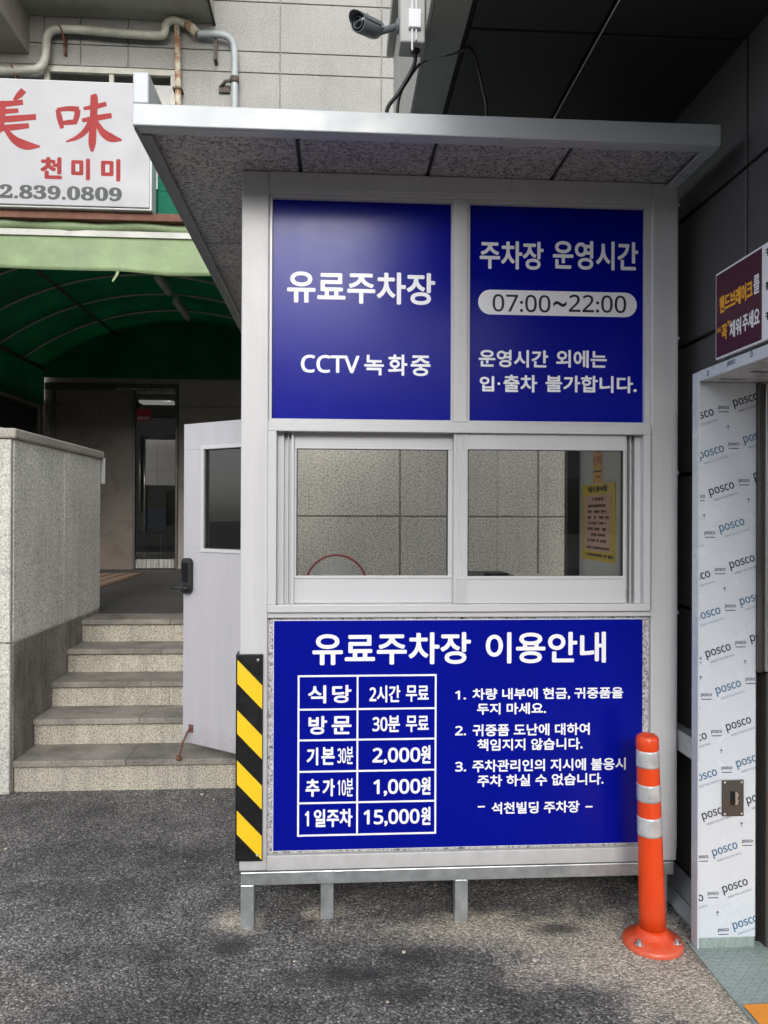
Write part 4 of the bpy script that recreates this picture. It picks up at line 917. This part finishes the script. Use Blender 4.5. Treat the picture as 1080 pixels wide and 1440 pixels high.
# ================================================================== APARTMENT BUILDING (rear)
YA = 10.40
apt = thing('apartment_building', (-2, YA, 0), 'pale granite clad apartment building with a balcony at the rear', 'building')
zrow = [5.55, 6.22, 6.58, 7.475, 7.76, 8.43, 8.69, 9.36, 9.62, 10.3]
xs = [-8, -6.7, -5.4, -3.87, -3.4, -2.78, -2.14, -.77, .595, 1.96, 3.3, 4.7, 6.0]
m = MB(); m.slabs((0, YA+.03, 0), UX, UZ, (0, -1, 0), xs, zrow, .014, .03, lambda a0, a1, b0, b1: a0 < -2.2 and a1 > -3.9 and b1 < 7.48)
m.box(-8, -3.87, YA+.022, YA+.5, 4.2, 10.3); m.box(-2.15, 6, YA+.022, YA+.5, 4.2, 10.3); m.box(-3.87, -2.15, YA+.022, YA+.5, 7.46, 10.3)
m.build('wall', 'granite_light', apt)
m = MB(); m.slabs((0, YA+.03, 0), UX, UZ, (0, -1, 0), [-2.10, -.9, .3, 1.5], [.8, 1.9, 2.98, 4.2], .012, .03); m.box(-2.105, 6, YA+.022, YA+.5, 0, 4.2); m.box(-5, -2.105, YA+.022, YA+.5, 3.27, 4.2); m.build('ground_floor_wall', 'granite_dark', apt)
m = MB(); m.slabs((-3.93, 0, 0), (0, 1, 0), UZ, UX, [5.9, 7.2, 8.5, 9.45, 10.4], [.8, 1.95, 2.96], .010, .03); m.box(-4.3, -3.91, 5.9, 10.4, 0, 2.96); m.box(-4.3, -3.88, 5.9, 10.4, 2.96, 3.06); m.build('passage_wall', 'granite_dark', apt)
wm = MB(); wm.box(-3.87, -2.15, YA-.02, YA+.06, 7.38, 7.46); wm.box(-3.87, -3.80, YA-.018, YA+.06, 5.5, 7.38); wm.box(-2.22, -2.15, YA-.018, YA+.06, 5.5, 7.38); wm.box(-3.03, -2.97, YA, YA+.06, 5.5, 7.38)
win = wm.build('window', 'pipe', apt, .004)
m = MB(); m.box(-3.80, -2.22, YA+.03, YA+.035, 5.5, 7.38); m.build('pane', 'dark_glass', win)
m = MB(); m.box(-3.86, -2.16, YA+.3, YA+.34, 5.4, 7.4); m.build('curtain', 'granite_dark', win)
m = MB(); m.box(-8, -1.645, 8.9, YA-.001, 8.11, 8.30); m.box(-8, -1.66, 8.9, 9.02, 8.30, 9.3); m.box(-1.78, -1.66, 9.02, YA, 8.30, 9.3); m.build('balcony', 'concrete', apt, .01)
m = MB(); m.box(-1.66, -1.630, 8.88, YA-.002, 8.085, 8.108); m.build('drip_edge', 'iron', apt)
m = MB(); m.prism([(-4.06, YA-.002, 7.60), (-4.9, YA-.002, 7.60), (-4.9, YA-.002, 8.109), (-4.06, YA-.002, 8.109)], (0, -1.5, 0)); m.build('beam', 'concrete_d', apt, .008)

def pipe(px, Y, r): return smooth([W3(x, y, Y) for x, y in px], 8)
t = thing('drain_pipe', (-3, YA-.1, 7.5), 'thick beige drain pipe bending along the wall under the balcony', 'pipe')
m = MB(); m.tube(pipe([(-30, 99), (5, 99), (45, 98), (58, 93), (64, 80), (65, 65), (67, 50), (78, 42), (110, 42), (170, 47), (222, 50), (231, 46), (234, 34), (243, 29), (258, 33), (270, 40), (276, 47)], 10.27, .06), .052, 16); m.build('pipe_run', 'pipe', t)
m = MB(); m.tube([W3(262, 34, 10.268), W3(270, 40, 10.268), W3(277, 48, 10.268)], .0605, 16); m.build('rusty_end', 'rusty', t)
for px, py in ((95, 46), (27, 100)):
    x, z = at(px, py, 10.27); m = MB(); m.tube([(x-.06, 10.38, z-.17), (x-.05, 10.30, z-.10), (x-.065, 10.22, z+.02), (x-.09, 10.2, z+.06)], .012, 8); m.box(x-.075, x-.045, 10.34, 10.40, z-.24, z-.02); m.build('bracket', 'rust', t)
t = thing('grey_drain_pipe', (-1.6, YA-.1, 7), 'slim pale grey drain pipe turning down the bare granite wall', 'pipe')
m = MB(); m.tube(pipe([(278, 48), (300, 48), (316, 50), (326, 57), (329.5, 70), (330, 100), (330, 150), (331, 230)], 10.28, .05), .046, 16); m.build('pipe_run', 'pipe_blue', t)
x, z = at(303, 54, 10.3); m = MB(); m.box(x-.02, x+.02, 10.3, 10.34, z-.28, z+.04); m.box(x-.02, x+.02, 10.26, 10.40, z-.30, z-.26); m.build('bracket', 'iron', t)
x, z = at(330, 113, 10.28); m = MB(); m.lathe([(.058, -.04), (.058, .04)], (x, 10.28, z), 20); m.tube([(x-.05, 10.28, z), (x-.13, 10.32, z), (x-.2, 10.38, z-.05)], .022, 8); m.box(x-.22, x-.08, 10.36, 10.40, z-.12, z-.03); m.build('bracket', 'iron', t)
t = thing('thin_downpipe', (-2.1, YA-.1, 6), 'thin rust stained downpipe dropping straight from the beige drain pipe', 'pipe')
m = MB(); m.tube([W3(249, 36, 10.3), W3(250, 90, 10.3), W3(251, 180, 10.3), W3(252, 260, 10.3)], .04, 12); m.build('pipe_run', 'rusty', t)
x, z = at(250, 126, 10.3); m = MB(); m.box(x-.06, x+.06, 10.25, 10.40, z-.012, z+.012); m.build('bracket', 'iron', t)

# ------------------------------------------------------------------ entrance: glass door, dark lobby
ent = thing('glass_entrance', (-2.9, YA, .8), 'dark glass entrance door with long steel handles at the end of the canopy passage', 'door')
m = MB(); m.box(-3.91, -2.105, YA-.02, YA+.06, 3.18, 3.27); m.box(-3.75, -3.70, YA-.015, YA+.05, .80, 3.18); m.box(-2.137, -2.105, YA-.015, YA+.05, .80, 3.18); m.box(-2.70, -2.665, YA+.001, YA+.05, .80, 3.18)
m.build('frame', 'bronze', ent, .003)
m = MB(); m.box(-2.9, -2.14, YA-.026, YA-.0205, 3.185, 3.205); m.build('steel_strip', 'stainless', ent)
m = MB(); m.box(-2.655, -2.142, YA+.012, YA+.022, .935, 3.14); dl = m.build('door_leaf', 'dark_glass', ent)
m = MB(); m.box(-2.655, -2.142, YA, YA+.034, .815, .935); m.build('bottom_rail', 'stainless', dl, .003); m = MB(); m.box(-2.655, -2.142, YA, YA+.034, 3.14, 3.178); m.build('top_rail', 'stainless', dl, .003)
m = MB()
for x in (-2.59, -2.53): m.tube([(x, YA-.045, 1.28 if x > -2.55 else 1.55), (x, YA-.045, 2.58)], .013, 12)
for z in (1.62, 2.45): m.tube([(-2.59, YA-.045, z), (-2.59, YA+.02, z)], .008, 8); m.tube([(-2.53, YA-.045, z), (-2.53, YA+.02, z)], .008, 8)
m.build('handle', 'stainless', dl)
m = MB(); m.box(-2.652, -2.462, YA+.008, YA+.0115, 2.775, 2.94); m.build('sticker', 'sticker_red', dl)
m = MB(); fk = lambda u, z: (-2.635+u, YA+.0074, z)
blocks(m, 0, .155, 2.785, 2.835, fk, 5, 77); m.build('lettering', 'sign_white', dl)
m = MB(); m.box(-3.70, -2.70, YA+.02, YA+.03, .80, 3.18); m.build('fixed_pane', 'brown_wall', ent)
m = MB(); m.box(-3.86, -3.745, YA-.01, YA+.04, .80, 3.18); m.build('side_panel', 'brown_wall', ent)
lob = thing('entrance_lobby', (-3, 12.4, .8), 'dark entrance lobby with an added end opening, behind the glass door', 'room')
m = MB(); m.box(-4.3, -4.2, 10.95, 14.6, .7, 3.4); m.build('side_wall', 'brown_wall', lob); m = MB(); m.box(-1.7, -1.6, 10.95, 14.6, .7, 3.4); m.build('side_wall', 'brown_wall', lob)
m = MB(); m.box(-4.3, -1.6, 10.95, 14.6, 3.3, 3.4); m.build('lobby_ceiling', 'lobby', lob)
m = MB(); m.box(-4.2, -1.7, 10.45, 14.6, .6, .79); m.build('lobby_floor', 'granite_dark', lob)
m = MB(); m.box(-4.2, -3.56, 14.5, 14.6, .79, 3.3); m.box(-2.96, -1.7, 14.5, 14.6, .79, 3.3); m.box(-3.56, -2.96, 14.5, 14.6, .79, 2.07); m.box(-3.56, -2.96, 14.5, 14.6, 2.92, 3.3); m.build('end_wall', 'lobby', lob)  # opening added so the pale wall behind reads as a reflection
m = MB(); m.slabs((0, 15.6, 0), UX, UZ, (0, -1, 0), [-5+.36*k for k in range(10)], [.8+.32*k for k in range(9)], .01, .012); m.box(-5, -1.76, 15.6, 15.7, 0, 3.7)  # wall added in place of the street reflected in the door glass
tag(m.build('reflection_wall', 'reflection_tile'), 'added pale tiled wall standing in for a reflection in the glass door', 'wall')
em = bpy.data.materials.new('lit_ceiling_lamp'); em.use_nodes = True; b_ = em.node_tree.nodes['Principled BSDF']; b_.inputs['Emission Color'].default_value = (1, .97, .9, 1); b_.inputs['Emission Strength'].default_value = .15; M['emit'] = em
t = thing('lobby_lamp', (-2.8, 12.2, 3.28), 'small lit ceiling lamp inside the dark entrance lobby', 'lamp')
m = MB(); m.box(-3.05, -2.55, 12.1, 12.35, 3.262, 3.298); m.build('diffuser', 'emit', t, .006); m = MB(); m.box(-3.09, -2.51, 12.06, 12.39, 3.299, 3.3); m.build('rim', 'tube', t)
t = thing('blue_chair', (-3.1, 13.2, .79), 'blue plastic chair inside the lobby, seen through the glass door', 'chair')
m = MB(); m.box(-3.30, -2.88, 13.0, 13.4, 1.22, 1.25); m.build('seat', 'blue_seat', t, .01); m = MB(); m.prism([(-3.30, 13.38, 1.28), (-2.88, 13.38, 1.28), (-2.91, 13.46, 1.62), (-3.27, 13.46, 1.62)], (0, .02, 0)); m.build('backrest', 'blue_seat', t, .008)
for x, y in ((-3.27, 13.03), (-2.91, 13.03), (-3.27, 13.38), (-2.91, 13.38)):
    m = MB(); m.tube([(x, y, .79), (x, y, 1.225)], .012, 8); m.build('leg', 'steel', t)
t = thing('framed_mirror', (-3.86, 9.4, 2.2), 'dark framed mirror on the passage wall beside the glass door', 'mirror')
m = MB(); m.box(-3.888, -3.868, 9.05, 10.25, 1.95, 2.92); m.build('frame', 'iron', t, .003); m = MB(); m.box(-3.868, -3.866, 9.08, 10.22, 1.98, 2.89); m.build('mirror_glass', 'lens', t)
m = MB(); 
for k in range(7): m.box(-3.5+.162*k, -3.5+.162*k+.13, 7.75, 9.65, .7985, .812)
mt = thing('door_mat', (-3, 8.7, .8), 'brown striped door mat on the landing before the glass door', 'mat')
mb_ = MB(); mb_.prism([(-3.6, 7.7, .7988), (-2.34, 7.74, .7988), (-2.37, 9.7, .7988), (-3.6, 9.72, .7988)], (0, 0, .007)); mb_.build('mat_base', 'mat', mt); m.build('stripe', 'mat_l', mt)

# ------------------------------------------------------------------ small litter on the asphalt
rd = random.Random(3)
spots = [(8, 1195, .020), (60, 1243, .007), (260, 1212, .009), (284, 1118, .02), (192, 1117, .012), (414, 1353, .012), (606, 1318, .014), (612, 1246, .012), (568, 1340, .016), (46, 1386, .010), (23, 1360, .006), (61, 1320, .006), (405, 1396, .005), (610, 1380, .006), (677, 1423, .009), (301, 1125, .012), (760, 1340, .016), (820, 1352, .013), (752, 1352, .02), (545, 1410, .01), (637, 1420, .009), (700, 1300, .008), (500, 1300, .006)]
for i, (px, py, s_) in enumerate(spots):
    d = FWD+RGT*((px-CX)/FPX)-UP*((py-CY)/FPX); d *= -EYE/d.z
    m = MB(); n = 7; a0 = rd.random()*6
    lo = [(d.x+s_*.5*(.7+.5*rd.random())*math.cos(a0+k*6.283/n), d.y+s_*.5*(.7+.5*rd.random())*math.sin(a0+k*6.283/n)) for k in range(n)]
    m.prism([(x, y, .001) for x, y in lo], (0, 0, s_*.35))
    o = m.build('pebble', 'pebble', None, s_*.12, seg=2)
    near = 'near the stairs' if py < 1130 else 'by the booth legs' if py < 1345 and px > 480 else 'on the open asphalt'
    tag(o, 'small pale stone chip lying ' + near, 'pebble', 'stone chips ' + near)

# ================================================================== STREET BEHIND THE CAMERA (seen only in reflections)
sb = thing('street_building', (0, -16, 0), 'low beige building across the street, seen only in reflections', 'building')
m = MB(); m.box(-26, 26, -20, -16, 0, 6.2); m.build('wall', 'facade2', sb); m = MB(); m.box(-26.2, 26.2, -20.2, -15.8, 6.2, 6.5); m.build('parapet', 'concrete', sb)
for k in range(10):
    x = -24+k*4.0 if k < 5 else 6+(k-5)*4.0; m = MB(); m.box(x, x+2.2, -16.0, -15.98, 1.0, 2.6); m.box(x, x+2.2, -16.0, -15.98, 3.9, 5.3); m.build('window', 'lens', sb)
